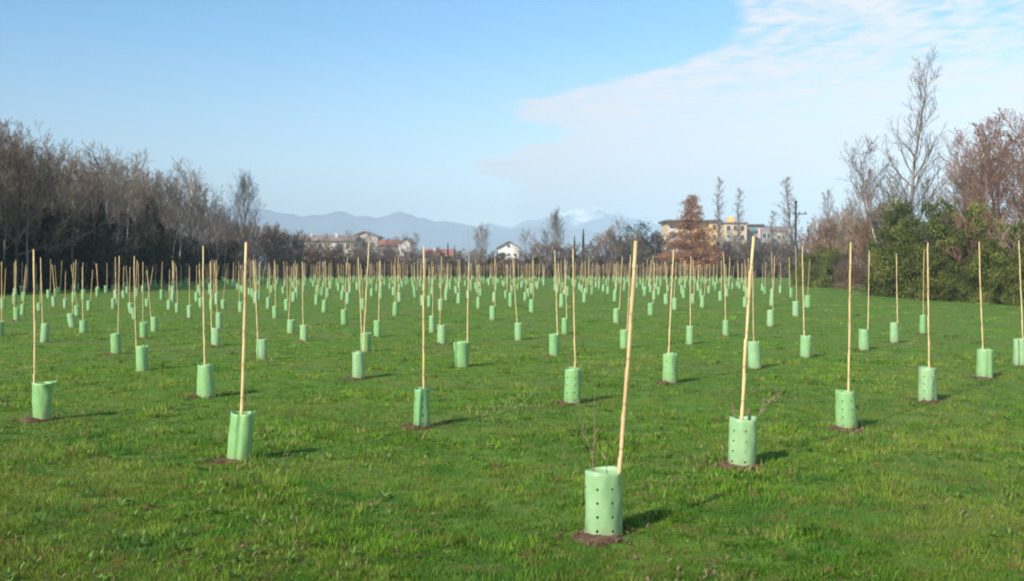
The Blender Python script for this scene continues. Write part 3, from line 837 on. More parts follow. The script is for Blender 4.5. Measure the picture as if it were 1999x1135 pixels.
# ivy-clad undergrowth of the wood
k = 0
for px in np.arange(-320, 400, 15.0):
    d = interp(dfrL, px)+random.uniform(.5,4); hh = interp([(-300,6.5),(0,4.6),(150,5.6),(300,7.2),(330,5),(420,4)], px)*random.uniform(.75,1.15)
    tall = random.random() < .7 and -50 < px < 320
    nm = 'ivy_clad_trunk' if tall else 'evergreen_bush'
    place_bush('ivy1' if tall else random.choice(['ivy2','ivy3']), (px-1000)/F*d, d, hh/6.4 if tall else hh/6.4*1.15,
               ('dark ivy covered stem rising in the shade of the left wood' if tall else 'dark rounded evergreen bush at the foot of the left wood'),
               'ivy stems of the dark wood' if tall else 'dark undergrowth of the left wood', 'tree' if tall else 'bush', nm, sz=(hh/6.4*random.uniform(.8,1.15)) if tall else None)
for row in range(2):
    for px in np.arange(-320, 440, 26.0):
        d = interp(dfrL, px)+6+row*7+random.uniform(-1,2)
        place_bush(random.choice(['ivy2','ivy3']), (px-1000)/F*d, d, random.uniform(1.3,1.7)*(1 if px < 330 else .8), 'dark bush inside the left wood behind the front bushes', 'dark undergrowth inside the left wood')

# lone fuzzy tree and the scrub right of the wood
def T(var, px, top, d, label, sx=1., **kw):
    return place_tree(var, (px-1000)/F*d, d, (HOR-top)*d/F+CAMH, label, sx=sx, **kw)
T('round', 473, 346, 128, 'lone fuzzy grey tree standing above the scrub right of the dark wood', sx=.85)
T('slim1', 437, 405, 126, 'small bare tree between the dark wood and the lone grey tree', sx=1)
GS = 'grey brown scrub behind the field'
def scrub(pa, pb, step, topf, d0, crowns, label, group, sxr=(1.2,1.9), dj=8):
    px = pa
    while px < pb:
        d = d0+random.uniform(0,dj); top = topf(px)+random.uniform(-6,8)
        h = (HOR-top)*d/F+CAMH
        place_tree(random.choice(['thicket1','thicket2']), (px-1000)/F*d, d, h, label, group, 'thicket', 'thicket', crown=random.choice(crowns), sx=random.uniform(*sxr)*4/max(h,3)*.8)
        px += step*random.uniform(.8,1.2)
scrub(425, 590, 12, lambda p: interp([(425,430),(470,432),(520,430),(560,445),(590,460)], p), 132, ['twig_grey','twig_brown'], 'grey brown thicket at the foot of the lone grey tree', GS, (1.8,2.4))
scrub(560, 1560, 20, lambda p: interp([(560,462),(600,470),(700,474),(800,482),(870,486),(930,478),(970,500),(1010,500),(1040,468),(1130,470),(1190,450),(1280,448),(1380,474),(1450,472),(1560,470)], p),
      142, ['twig_grey','twig_grey','twig_brown','twig_dark'], 'low grey brown thicket closing the far end of the field', GS, (1.8,2.6))
scrub(560, 1600, 30, lambda p: interp([(560,480),(700,500),(1000,502),(1300,496),(1600,490)], p),
      137, ['twig_red','twig_brown','twig_dark'], 'low reddish thicket just behind the farthest canes', 'reddish scrub behind the field', (1.8,2.6))
for px in np.arange(570, 1560, 40.0):
    d = 146+random.uniform(0,6)
    place_bush(random.choice(['ivy2','ivy3']), (px-1000)/F*d, d, random.uniform(.75,1.05), 'low dark bush buried in the scrub at the far end of the field', 'dark bushes in the far scrub')
for px in range(566, 830, 19):
    T(['slim3','slim1','slim2'][px % 3], px+random.uniform(-6,6), random.uniform(452,478), random.uniform(200,236), 'thin bare tree veiling the pale apartment blocks', group='bare trees before the pale blocks', crown=random.choice(['twig_grey','twig_brown']), sx=1.1)
for px in (1412,1440,1468,1494,1520):
    T(['slim3','slim1','slim2'][px % 3], px+random.uniform(-6,6), random.uniform(448,472), random.uniform(200,260), 'thin bare tree veiling the ochre and cream blocks', group='bare trees before the ochre and cream blocks', crown='twig_grey', sx=1.1)
# distinct mid-distance trees
T('round', 936, 442, 165, 'rounded grey tree left of the cream gabled house', sx=.95)
T('broad1', 1030, 455, 160, 'brown grey bare tree just right of the cream gabled house', crown='twig_brown')
T('round', 1086, 416, 165, 'tall purple grey tree between the gabled house and the cypress', sx=.95)
T('slim3', 1062, 450, 160, 'thin bare tree at the left foot of the purple grey tree')
place_bush('cypress', (1139-1000)/F*160, 160, .98, 'narrow dark cypress right of the purple grey tree', None, 'tree', 'cypress')
place_bush('cypress', (1122-1000)/F*165, 165, .85, 'shorter dark cypress beside the narrow one', None, 'tree', 'cypress')
place_bush('cypress', (875-1000)/F*210, 210, .85, 'small dark conifer behind the red roofed house, left one', None, 'tree', 'conifer')
place_bush('cypress', (888-1000)/F*212, 212, .78, 'small dark conifer behind the red roofed house, right one', None, 'tree', 'conifer')
T('slim1', 1192, 446, 156, 'second rusty brown bare tree, shorter, left of the dark pine', crown='twig_rust', sx=1.2)
T('broad2', 1212, 430, 155, 'rusty brown bare tree left of the dark pine', crown='twig_red', sx=1.0)
place_bush('pine', (1262-1000)/F*155, 155, 1.13, 'dark pine with a broad top left of the rust red tree', None, 'tree', 'pine_tree')
place_bush('pine', (1236-1000)/F*158, 158, 1.08, 'smaller dark pine beside the broad one', None, 'tree', 'pine_tree')
# rust tree
def rust_tree(px, top, d, label, s=1, mat=None, wide=1):
    h = ((HOR-top)*d/F+CAMH); root = empty('rust_leaved_tree', ((px-1000)/F*d, d, 0)); k_ = h/10.9
    root.scale = (k_*s*wide, k_*s*wide, k_); tm, cm = V_['poplar']
    t_ = link(bpy.data.objects.new('trunk', tm), root); c_ = link(bpy.data.objects.new('branches', cm), root)
    c_.material_slots[0].link = 'OBJECT'; c_.material_slots[0].material = M['twig_rust']; c_.scale = (2,2,1.05); t_.scale = (1,1,1.08)
    f_ = link(bpy.data.objects.new('foliage', B_['rust']), root)
    tag(root, label, 'tree')
rust_tree(1352, 380, 138, 'conical rust red tree in front of the yellow apartment block', 1.8)
T('poplar', 1401, 344, 175, 'tall thin grey poplar right of the yellow apartment block', sx=1.5)
T('poplar', 1440, 366, 190, 'shorter faint poplar behind the lantern roof block', sx=1.7)
T('poplar', 1545, 344, 165, 'tall reddish poplar beside the black utility pole', sx=2.3, crown='twig_brown')
T('poplar', 1505, 410, 170, 'low grey poplar left of the utility pole', sx=2.2)
T('slim3', 1618, 370, 120, 'faint slim tree right of the utility pole', sx=.8)
T('broad2', 1600, 425, 115, 'small reddish tree above the small green bush', crown='twig_red', sx=.9)
scrub(1380, 1560, 16, lambda p: 474, 150, ['twig_grey','twig_dark'], 'grey thicket below the lantern roof block', GS, (1.8,2.6))

# right-hand hedge: runs from (20,39) away to (26,80)...
dfrR = [(1560,105),(1600,82),(1640,74),(1700,62),(1760,55),(1850,48),(1930,44),(2000,41),(2200,34)]
def dR(px): return interp(dfrR, px)
GR = 'brown thickets of the right hand hedge'
topR = [(1570,445),(1600,425),(1640,415),(1690,400),(1720,392),(1760,395)]
for px in np.arange(1585, 1760, 10.0):
    d = dR(px)+4+random.uniform(0,5); h = (HOR-interp(topR, px)-random.uniform(-8,22))*d/F+CAMH
    place_tree(random.choice(['thicket1','thicket2']), (px-1000)/F*d, d, h, 'reddish brown thicket in the hedge between pole and tall tree', GR, 'thicket', 'thicket',
               crown=random.choice(['twig_brown','twig_red','twig_red','twig_brown','twig_grey']), sx=random.uniform(.7,1.0))
for px in np.arange(1640, 1780, 17.0):
    d = dR(px)+2+random.uniform(0,2)
    place_tree(random.choice(['thicket1','thicket2']), (px-1000)/F*d, d, random.uniform(2,3), 'low brown brush along the foot of the right hedge', 'brown brush at the hedge foot', 'thicket', 'thicket',
               crown=random.choice(['twig_brown','twig_dark']), sx=1.4)
    place_bush('dryleaf', (px-1000)/F*(d+2), d+2, random.uniform(.6,.95), 'bush holding dry brown leaves inside the right hedge', 'dry leaved bushes of the right hedge', name='dry_leaved_bush')
GE = 'evergreen bushes of the right hedge'
for px, s, dd in ((1592,.82,0),(1612,.95,1),(1632,.85,1),(1600,.7,-3)):
    d = dR(px)+dd; place_bush(random.choice(['ever1','ever2']), (px-1000)/F*d, d, s*1.15, 'small dark green bush beside the plantation, right of the utility pole', 'small green bushes right of the pole')
evs = [(1798,396,1.0),(1814,386,1.0),(1832,388,1.0),(1852,392,1.05),(1876,402,1.0),(1900,412,1.0),(1935,420,1.0),(1970,430,1.0),(2010,430,1.0),(2060,430,1.0),(2120,430,1)]
for k, (px, top, q) in enumerate(evs):
    d = dR(px)+3.2; h = (HOR-top)*d/F+CAMH
    place_bush(['ever1','ever3','ever2'][k % 3], (px-1000)/F*d, d, h/3.62, 'tall evergreen bush, %s from the left in the green hedge' % NUM[k], GE)
for k, px in enumerate(range(1822, 2160, 32)):
    d = dR(px)+.4; h = random.uniform(1.9,2.9)
    place_bush(['ever2','ever1','ever3'][k % 3], (px-1000)/F*d, d, h/3.6, 'low evergreen bush, %s from the left along the foot of the green hedge' % NUM[k], GE)
for k, px in enumerate((1784, 1822, 1846, 1884, 1917, 1952, 1990)):
    d = dR(px)+2.0; h = (HOR-(418+(k*37) % 34))*d/F+CAMH
    o_ = place_bush(['ever3','ever2','ever1'][k % 3], (px-1000)/F*d, d, h/3.7, 'mid height olive green bush, %s of those filling the gaps in the green hedge' % NUM[k], GE, sz=h/3.5)
    o_.scale[0] *= 1.35
for px in range(1700, 2100, 30):
    d = dR(px)+9; place_bush(random.choice(['ever1','ivy2']), (px-1000)/F*d, d, random.uniform(.8,1.1), 'dark bush behind the right hedge', 'dark bushes behind the right hedge')
for k in range(6):
    px = 1850+k*45; d = dR(px)+.6+random.uniform(-.3,1.2)
    place_tree(random.choice(['thicket1','thicket2']), (px-1000)/F*d, d, random.uniform(2.2,4.6), 'bare twiggy brush growing through the green hedge', 'bare brush in the green hedge', 'thicket', 'thicket',
               crown=random.choice(['twig_brown','twig_dark','twig_dark','twig_red']), sx=random.uniform(.6,1.0))
# dry grass fringe at hedge foot handled as stuff
VV = []; FF = []; TT = []
for _ in range(5200):
    px = random.uniform(1600, 2150); d = dR(px)-random.uniform(-.5,1.6)**1; cx, cy = (px-1000)/F*d, d
    if vnoise(cx/1.2, cy/1.2, 77) < .35: continue
    leaf(cx, cy, random.uniform(0,6.28), random.uniform(.05,.2), .009, random.uniform(.15,.5), random.choice([.3,.5,.75,.88,.93,1]))
m = fast_mesh('dry_grass', VV, FF, TT); m.materials.append(M['weed'])
tag(link(bpy.data.objects.new('dry_grass', m)), 'straw coloured rough grass along the foot of the right hedge', 'grass', kind='stuff')
# tall bare tree and its neighbours
T('tall', 1778, 122, 58, 'tallest bare tree, rising alone above the green hedge on the right', rot=.6, sx=1.0)
nb = [(1722,285,64,'slim2','twig_grey',.9,'slender bare tree at the left of the tallest tree'),
      (1700,330,70,'slim3','twig_red',.9,'low reddish bare tree left of the slender one'),
      (1745,350,66,'slim1','twig_brown',.9,'brown bare tree right against the left of the tallest tree'),
      (1815,345,62,'slim3','twig_grey',.9,'grey bare tree right against the right of the tallest tree'),
      (1840,355,56,'slim2','twig_grey',1.1,'low grey bare tree above the green hedge'),
      (1876,262,58,'slim1','twig_red',.8,'narrow reddish bare tree between the tallest tree and the red crowns'),
      (1905,330,54,'broad2','twig_red',.9,'low red twigged tree above the green hedge'),
      (1932,232,56,'slim3','twig_red',1.3,'high reddish bare tree second from the right edge'),
      (1958,262,52,'broad2','twig_red',.9,'spreading red twigged tree near the right edge'),
      (1985,225,54,'slim1','twig_red',1.5,'high reddish bare tree touching the right edge'),
      (2005,300,50,'broad2','twig_red',1.0,'red twigged tree cut by the right edge'),
      (2050,240,52,'broad1','twig_red',1.0,'bare tree just beyond the right edge'),
      (1660,395,80,'slim3','twig_red',1.0,'small reddish bare tree above the brown thicket'),
      (1680,362,78,'slim1','twig_brown',1.0,'small brown bare tree above the brown thicket')]
for px, top, d, v, cr, sx, lb in nb: T(v, px, top, d, lb, sx=sx, crown=cr)
for k in range(8):
    px = random.uniform(1860, 2080); d = dR(px)+random.uniform(6,16); top = interp([(1690,400),(1750,360),(1850,350),(1900,310),(2080,280)], px)+random.uniform(-10,40)
    T(random.choice(['broad2','slim1','broad1']), px, top, d, 'low bare tree filling the wood behind the green hedge', group='bare trees behind the green hedge', crown=random.choice(['twig_red','twig_red','twig_grey','twig_brown']), sx=1.2)

# ------------------------------------------------------------------ utility pole
d = 150; xp = (1553-1000)/F*d; hp = (HOR-396)*d/F+CAMH
root = empty('utility_pole', (xp, d, 0)); mb = MB(); mb.tube([(0,0,-.2),(0,0,hp*.5),(0,0,hp)], [.22,.18,.15], 10)
M['pole'] = plain('dark_pole', (.035,.033,.032), .3, 3); mb.build('pole', M['pole'], root, True)
mb = MB(); mb.box(-.5,1.6,-.26,-.16,hp-1.75,hp-1.6); mb.build('crossarm', M['pole'], root)
for q in (-.35,.5,1.4):
    mb = MB(); mb.tube([(q,-.21,hp-1.6),(q,-.21,hp-1.45),(q,-.21,hp-1.3)], [.05,.09,.04], 8); mb.build('insulator', M['pole'], root)
mb = MB(); mb.tube([(0,0,hp),(0,0,hp+.25),(0,0,hp+.3)], [.24,.26,.1], 8); mb.build('cap', M['pole'], root)
tag(root, 'black utility pole with a short crossarm standing before the poplars', 'pole')

# ------------------------------------------------------------------ buildings
M['wall_cream'] = plain('cream_render', (.60,.46,.28), .10, .6); M['wall_white'] = plain('white_render', (.72,.69,.63), .08, .6)
M['wall_pale'] = plain('pale_render', (.50,.45,.40), .12, .5); M['wall_ochre'] = plain('ochre_render', (.66,.42,.15), .12, .5)
M['wall_grey'] = plain('grey_render', (.26,.25,.25), .12, .5); M['roof_red'] = plain('red_tiles', (.33,.13,.09), .25, 1.2)
M['roof_brown'] = plain('brown_tiles', (.24,.185,.165), .25, 1.2); M['roof_dark'] = plain('dark_roof', (.10,.085,.08), .2, 1)
M['glass'] = plain('window_glass', (.035,.04,.05), .2, 2, .12, spec=.6); M['shutter'] = plain('brown_shutter', (.14,.09,.06), .2, 3)
def window(par, x0, z0, w, h, yf, shut=False):
    """frame proud of the wall, pane in it; yf = front face of the wall"""
    mb = MB(); t = .09
    mb.box(x0-t,x0,yf-.06,yf+.05,z0-t,z0+h+t); mb.box(x0+w,x0+w+t,yf-.06,yf+.05,z0-t,z0+h+t)
    mb.box(x0,x0+w,yf-.06,yf+.05,z0-t,z0); mb.box(x0,x0+w,yf-.06,yf+.05,z0+h,z0+h+t)
    wn = mb.build('window', M['wall_white'], par)
    mb = MB(); mb.box(x0,x0+w,yf-.02,yf+.03,z0,z0+h); mb.build('shutter' if shut else 'pane', M['shutter' if shut else 'glass'], wn)
def balcony(par, x0, x1, z, yf, mat='wall_white', dep=1.2):
    mb = MB(); mb.box(x0,x1,yf-dep,yf-.003,z-.15,z); mb.box(x0,x1,yf-dep,yf-dep+.1,z+.002,z+1.0)
    mb.box(x0,x0+.1,yf-dep+.102,yf-.003,z+.002,z+1.0); mb.box(x1-.1,x1,yf-dep+.102,yf-.003,z+.002,z+1.0); mb.build('balcony', M[mat], par)
def bpos(px, d): return (px-1000)/F*d
def grid_windows(par, x0, x1, n, zs, yf, w=1.1, h=1.4, rnd=.3):
    for z in zs:
        for k in range(n):
            window(par, x0+(x1-x0)*(k+.5)/n-w/2, z, w, h, yf, random.random() < rnd)
# A: long pale apartment block (px 580..690)
d = 255; root = empty('apartment_block', (bpos(578,d), d, 0)); W = bpos(692,d)-bpos(578,d)
mb = MB(); mb.box(0,W,0,11,-.5,8.2); mb.build('wall', M['wall_pale'], root)
mb = MB(); mb.gable(-.5,W+.5,-.7,11.7,8.0,9.4,'x'); mb.build('roof', M['roof_brown'], root)
grid_windows(root, .4, W-.4, 6, (1.0,3.6,6.0), 0)
for q in (1.2,8.5): 
    for z in (3.3,5.9): balcony(root, q, q+2.6, z, 0)
for q in (3,9.5):
    mb = MB(); mb.box(q,q+.7,3,3.7,8.6,10.1); mb.build('chimney', M['wall_pale'], root)
tag(root, 'long pale apartment block with brown roof and balconies behind the scrub', 'building')
# B: taller middle block (px 690..735)
d = 262; root = empty('apartment_block', (bpos(686,d), d, 0)); W = bpos(738,d)-bpos(686,d)
mb = MB(); mb.box(0,W,0,10,-.5,9.3); mb.build('wall', M['wall_pale'], root)
mb = MB(); mb.gable(-.5,W+.5,-.6,10.6,9.1,10.6,'y'); mb.build('roof', M['roof_brown'], root)
mb = MB(); mb.add([(0,.002,9.3),(W,.002,9.3),(W/2,.002,10.5),(0,.3,9.3),(W,.3,9.3),(W/2,.3,10.5)], [(0,1,2),(5,4,3),(1,4,5,2),(0,2,5,3),(0,3,4,1)]); mb.build('gable', M['wall_pale'], root)
grid_windows(root, .3, W-.3, 3, (1.0,3.7,6.4), 0)
tag(root, 'taller gabled pale block between the long block and white gable house', 'building')
# C: house with white sunlit gable (px 745..802)
d = 248; root = empty('gabled_house', (bpos(742,d), d, 0)); W = bpos(803,d)-bpos(742,d); ws = W*.62
mb = MB(); mb.box(0,ws,0,9,-.5,7.0); mb.build('wall', M['wall_grey'], root)
mb = MB(); mb.gable(-.4,ws-.02,-.6,9.6,6.8,8.0,'x'); mb.build('roof', M['roof_red'], root)
mb = MB(); mb.box(ws,W,-1.2,9,-.5,7.2); mb.add([(ws,-1.2,7.2),(W,-1.2,7.2),((ws+W)/2,-1.2,8.4),(ws,9,7.2),(W,9,7.2),((ws+W)/2,9,8.4)], [(0,1,2),(5,4,3),(0,3,4,1)]); mb.build('gable_end', M['wall_white'], root)
mb = MB(); mb.gable(ws+.02,W+.6,-1.7,9.7,7.1,8.5,'y'); mb.build('gable_roof', M['roof_brown'], root)
grid_windows(root, .3, ws-.3, 2, (1.0,4.2), 0)
tag(root, 'grey house with red roof and bright white gable end', 'building')
# D: red-roofed house (px 832..880)
d = 215; root = empty('red_roofed_house', (bpos(830,d), d, 0)); W = bpos(882,d)-bpos(830,d)
mb = MB(); mb.box(0,W,0,8,-.4,3.9); mb.build('wall', M['wall_white'], root)
mb = MB(); mb.gable(-.5,W+.5,-.6,8.6,3.75,5.1,'x'); mb.build('roof', M['roof_red'], root)
grid_windows(root, .3, W-.3, 3, (1.0,), 0, 1.0, 1.3); mb = MB(); mb.box(1.6,2.2,2.5,3.1,4.2,5.5); mb.build('chimney', M['wall_pale'], root)
tag(root, 'low white house with a red tiled roof left of the rounded grey tree', 'building')
# E: cream gabled house (px 973..1014)
d = 300; root = empty('gabled_house', (bpos(973,d), d, 0)); W = bpos(1014,d)-bpos(973,d); zt = (HOR-472)*d/F+CAMH; ze = (HOR-484)*d/F+CAMH
mb = MB(); mb.box(0,W,0,10,-.4,ze); mb.add([(0,0,ze),(W,0,ze),(W/2,0,zt-.2),(0,10,ze),(W,10,ze),(W/2,10,zt-.2)], [(0,1,2),(5,4,3)]); mb.build('wall', M['wall_white'], root)
mb = MB(); mb.gable(-.7,W+.7,-.7,10.5,ze-.3,zt,'y'); mb.build('roof', M['roof_brown'], root)
grid_windows(root, .3, W-.3, 3, (1.2,4.0), 0, .9, 1.4); window(root, W/2-.4, ze+.1, .8, .9, 0); balcony(root, 1.2, W-1.2, 3.7, 0)
tag(root, 'cream house with a pediment gable facing the field', 'building')
# F: yellow apartment block (px 1303..1402)
d = 290; root = empty('apartment_block', (bpos(1303,d), d, 0)); W = bpos(1402,d)-bpos(1303,d); zt = (HOR-430)*d/F+CAMH; wa = W*.80
mb = MB(); mb.box(0,wa,0,12,-.4,zt-.6); mb.build('wall', M['wall_cream'], root)
mb = MB(); mb.box(wa,W,-1.4,12,-.4,zt-.6); mb.build('stair_tower', M['wall_ochre'], root)
mb = MB(); mb.box(-.8,W+.6,-2.2,12.8,zt-.6,zt); mb.build('roof', M['roof_dark'], root)
zs = [zt-.6-2.9*k for k in range(1,6)]
for z in zs[:4]:
    balcony(root, .2, 3.0, z, 0); balcony(root, 7.5, 10.2, z, 0, 'wall_ochre')
    window(root, .9, z+.05, 1.5, 2.1, 0); window(root, 4.4, z+.7, 1.3, 1.4, 0, True); window(root, 6.0, z+.7, 1.0, 1.4, 0); window(root, 8.2, z+.05, 1.4, 2.1, 0)
    window(root, wa+1.0, z+.7, 1.0, 1.4, -1.4)
tag(root, 'ochre and cream apartment block with flat dark roof behind the rust red tree', 'building')
# G: cream block with lantern roof (px 1415..1462)
d = 310; root = empty('apartment_block', (bpos(1414,d), d, 0)); W = bpos(1458,d)-bpos(1414,d); zt = (HOR-436)*d/F+CAMH
mb = MB(); mb.box(0,W,0,12,-.4,zt); mb.build('wall', M['wall_cream'], root)
mb = MB(); mb.box(-.4,W+.4,-.6,12.4,zt,zt+.35); mb.build('roof', M['roof_brown'], root)
mb = MB(); q = W*.38
mb.add([(q-1.4,2,zt+.352),(q+1.4,2,zt+.352),(q+1.4,4.8,zt+.352),(q-1.4,4.8,zt+.352),(q-1.1,2.3,zt+1.5),(q+1.1,2.3,zt+1.5),(q+1.1,4.5,zt+1.5),(q-1.1,4.5,zt+1.5),(q,3.4,zt+2.6)],
       [(0,1,5,4),(1,2,6,5),(2,3,7,6),(3,0,4,7),(4,5,8),(5,6,8),(6,7,8),(7,4,8)]); mb.build('lantern', M['wall_ochre'], root)
for z in (zt-2.6, zt-5.5, zt-8.4): 
    window(root, .7, z+.3, 1.2, 1.5, 0); window(root, 2.8, z+.3, 1.2, 1.5, 0, True); window(root, 4.9, z+.3, 1.2, 1.5, 0)
balcony(root, .3, 2.4, zt-5.4, 0)
tag(root, 'cream apartment block crowned by a small ochre lantern roof', 'building')
# H: darker block (px 1460..1508)
d = 318; root = empty('apartment_block', (bpos(1460,d), d, 0)); W = bpos(1508,d)-bpos(1460,d); zt = (HOR-438)*d/F+CAMH
mb = MB(); mb.box(0,W,0,12,-.4,zt-.5); mb.build('wall', M['wall_grey'], root)
mb = MB(); mb.box(-.4,W*.66,-.6,12.4,zt-.5,zt); mb.build('roof', M['roof_dark'], root)
M['awning'] = plain('teal_awning', (.10,.26,.24), .15, 2); M['wall_pink'] = plain('pink_render', (.62,.42,.42), .1, 1)
mb = MB(); mb.box(1.0,2.6,-.9,-.003,zt-2.3,zt-1.4); mb.build('awning', M['awning'], root)
mb = MB(); mb.box(3.0,3.9,-.5,-.003,zt-4.5,zt-1.3); mb.build('loggia', M['wall_pink'], root)
for z in (zt-4.4, zt-7.2): window(root, .8, z, 1.2, 1.5, 0); window(root, 4.6, z, 1.2, 1.5, 0); window(root, 6.1, z, .9, 1.5, 0)
tag(root, 'dark grey apartment block with teal awning left of the poplars', 'building')
# I: small pale block (px 1514..1536)
d = 330; root = empty('small_house', (bpos(1513,d), d, 0)); W = bpos(1537,d)-bpos(1513,d); zt = (HOR-452)*d/F+CAMH
mb = MB(); mb.box(0,W,0,8,-.4,zt); mb.build('wall', M['wall_pale'], root)
mb = MB(); mb.gable(-.3,W+.3,-.4,8.4,zt-.1,zt+1.6,'x'); mb.build('roof', M['roof_brown'], root); grid_windows(root, .3, W-.3, 2, (zt-2.5,zt-5.5), 0, .8, 1.2)
tag(root, 'small pale house just left of the utility pole', 'building')

# ------------------------------------------------------------------ hills and mountains
def ridge(name, prof, d0, depth, seed, mat, rough):
    pts = np.arange(-200, 2250, 8.0); rows = 26
    crest = np.interp(pts, [a for a, b in prof], [b for a, b in prof])
    VV = []
    for j in range(rows):
        t = j/(rows-1)                                  # 0 front foot, .6 crest, 1 back foot
        f = (t/.6)**.85 if t <= .6 else max(0, 1-(t-.6)/.4)
        dd = d0+depth*t
        for i, px in enumerate(pts):
            nz = vnoise(px/26+j*.35, j/3.0+px/90, seed)*.6+vnoise(px/9, j/1.5, seed+1)*.4-.5
            hc = (HOR-crest[i])*(d0+depth*.6)/F
            z = max(-2, hc*f*(1+rough*nz*(1-f)*1.6)+hc*.05*(vnoise(px/12, 1, seed+3)-.5)*f)
            VV.append(((px-1000)/F*dd, dd, z-(1 if f < .01 else 0)))
    n_ = len(pts); idx_ = np.arange(rows*n_).reshape(rows, n_)
    Fq_ = np.stack([idx_[:-1,:-1], idx_[:-1,1:], idx_[1:,1:], idx_[1:,:-1]], -1).reshape(-1,4)
    m_ = fast_mesh(name, VV, Fq_); m_.materials.append(mat); o_ = link(bpy.data.objects.new(name, m_)); tag(o_, kind='structure')
M['hill'] = plain('wooded_hill', (.07,.085,.13), .35, .004, .95, (.15,.15,.19), spec=.05)  # base colour blued to carry part of the distance haze
def snow_mat():
    m, nt, out = new_mat('snowy_rock'); b = N(nt, 'ShaderNodeBsdfPrincipled', Roughness=.9); p = geopos(nt)
    s = nt.nodes.new('ShaderNodeSeparateXYZ'); nt.links.new(p, s.inputs[0])
    a = N(nt, 'ShaderNodeMath', operation='MULTIPLY_ADD'); nt.links.new(noise(nt, .006, 6, p, .65), a.inputs[0]); a.inputs[1].default_value = 420; nt.links.new(s.outputs[2], a.inputs[2])
    mr = N(nt, 'ShaderNodeMapRange'); mr.inputs[1].default_value = 480; mr.inputs[2].default_value = 520; nt.links.new(a.outputs[0], mr.inputs[0])
    nt.links.new(mixc(nt, (.06,.08,.14), (.85,.86,.88), mr.outputs[0]), b.inputs['Base Color']); nt.links.new(b.outputs[0], out.inputs[0]); return m
M['snow'] = snow_mat()
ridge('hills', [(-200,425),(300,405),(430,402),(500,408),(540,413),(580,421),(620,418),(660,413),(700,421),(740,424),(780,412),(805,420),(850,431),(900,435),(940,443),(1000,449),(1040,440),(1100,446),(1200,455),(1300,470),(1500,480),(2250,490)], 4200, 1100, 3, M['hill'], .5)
ridge('mountains', [(-200,500),(820,470),(900,446),(960,436),(1000,442),(1030,430),(1060,427),(1100,414),(1130,406),(1165,404),(1190,412),(1220,420),(1260,432),(1320,448),(1400,468),(2250,480)], 5400, 900, 8, M['snow'], .6)

# ------------------------------------------------------------------ haze
mb = MB(); mb.box(-8600, 8600, -90, 8600, -4, 520); hzob = mb.build('haze', [])
m, nt, out = new_mat('haze_air'); v = N(nt, 'ShaderNodeVolumePrincipled', Density=.00031); v.inputs['Color'].default_value = (.63,.84,1,1); v.inputs['Anisotropy'].default_value = -.35
nt.links.new(v.outputs[0], out.inputs['Volume']); hzob.data.materials.clear(); hzob.data.materials.append(m)
tag(hzob, 'thin blue haze over the distant hills', 'haze', kind='stuff')

# ------------------------------------------------------------------ light
SUN_EL = R(31); sdir = Vector((-.64, -.77, 0)).normalized()
sd = bpy.data.lights.new('sun', 'SUN'); sd.energy = 4.8; sd.angle = R(.53); sd.color = (1, .93, .80)
sun = link(bpy.data.objects.new('sun', sd))
to_sun = Vector((sdir.x*math.cos(SUN_EL), sdir.y*math.cos(SUN_EL), math.sin(SUN_EL)))
sun.rotation_euler = to_sun.to_track_quat('Z', 'Y').to_euler()
w = bpy.data.worlds.new('World'); scene.world = w; w.use_nodes = True; nt = w.node_tree
for n_ in list(nt.nodes): nt.nodes.remove(n_)
out = nt.nodes.new('ShaderNodeOutputWorld'); bg = N(nt, 'ShaderNodeBackground', Strength=.13)
sky = nt.nodes.new('ShaderNodeTexSky'); sky.sky_type = 'NISHITA'; sky.sun_disc = False; sky.sun_elevation = SUN_EL
sky.sun_rotation = math.atan2(to_sun.x, to_sun.y); sky.altitude = 100; sky.air_density = 1.0; sky.dust_density = .3; sky.ozone_density = 1.0
L = nt.links.new
def Mth(op, a, b=None, c=None, clamp=False):
    n_ = nt.nodes.new('ShaderNodeMath'); n_.operation = op; n_.use_clamp = clamp
    for i, v_ in enumerate((a, b, c)):
        if v_ is None: continue
        if hasattr(v_, 'links'): L(v_, n_.inputs[i])
        else: n_.inputs[i].default_value = v_
    return n_.outputs[0]
tc = nt.nodes.new('ShaderNodeTexCoord').outputs['Generated']
sp = nt.nodes.new('ShaderNodeSeparateXYZ'); L(tc, sp.inputs[0]); sX, sY, sZ = sp.outputs
az = Mth('ARCTAN2', sX, sY); zc = Mth('MAXIMUM', sZ, .0)
el = Mth('ARCTAN2', zc, Mth('SQRT', Mth('ADD', Mth('MULTIPLY', sX, sX), Mth('MULTIPLY', sY, sY))))
# flat cloud-deck coordinates (a layer seen in perspective)
zz = Mth('ADD', zc, .05)
cb = nt.nodes.new('ShaderNodeCombineXYZ'); L(Mth('DIVIDE', sX, zz), cb.inputs[0]); L(Mth('DIVIDE', sY, zz), cb.inputs[1])
mp = nt.nodes.new('ShaderNodeMapping'); L(cb.outputs[0], mp.inputs[0]); mp.inputs['Rotation'].default_value = (0,0,R(-28)); mp.inputs['Scale'].default_value = (.9,2.6,1)
def wn(scale, detail, rough, vec, dist=0):
    n_ = N(nt, 'ShaderNodeTexNoise', Scale=scale, Detail=detail, Roughness=rough, Distortion=dist); L(vec, n_.inputs['Vector']); return n_.outputs[0]
n1 = wn(3.2, 6, .6, mp.outputs[0], .4)
n2 = wn(.9, 3, .5, cb.outputs[0])
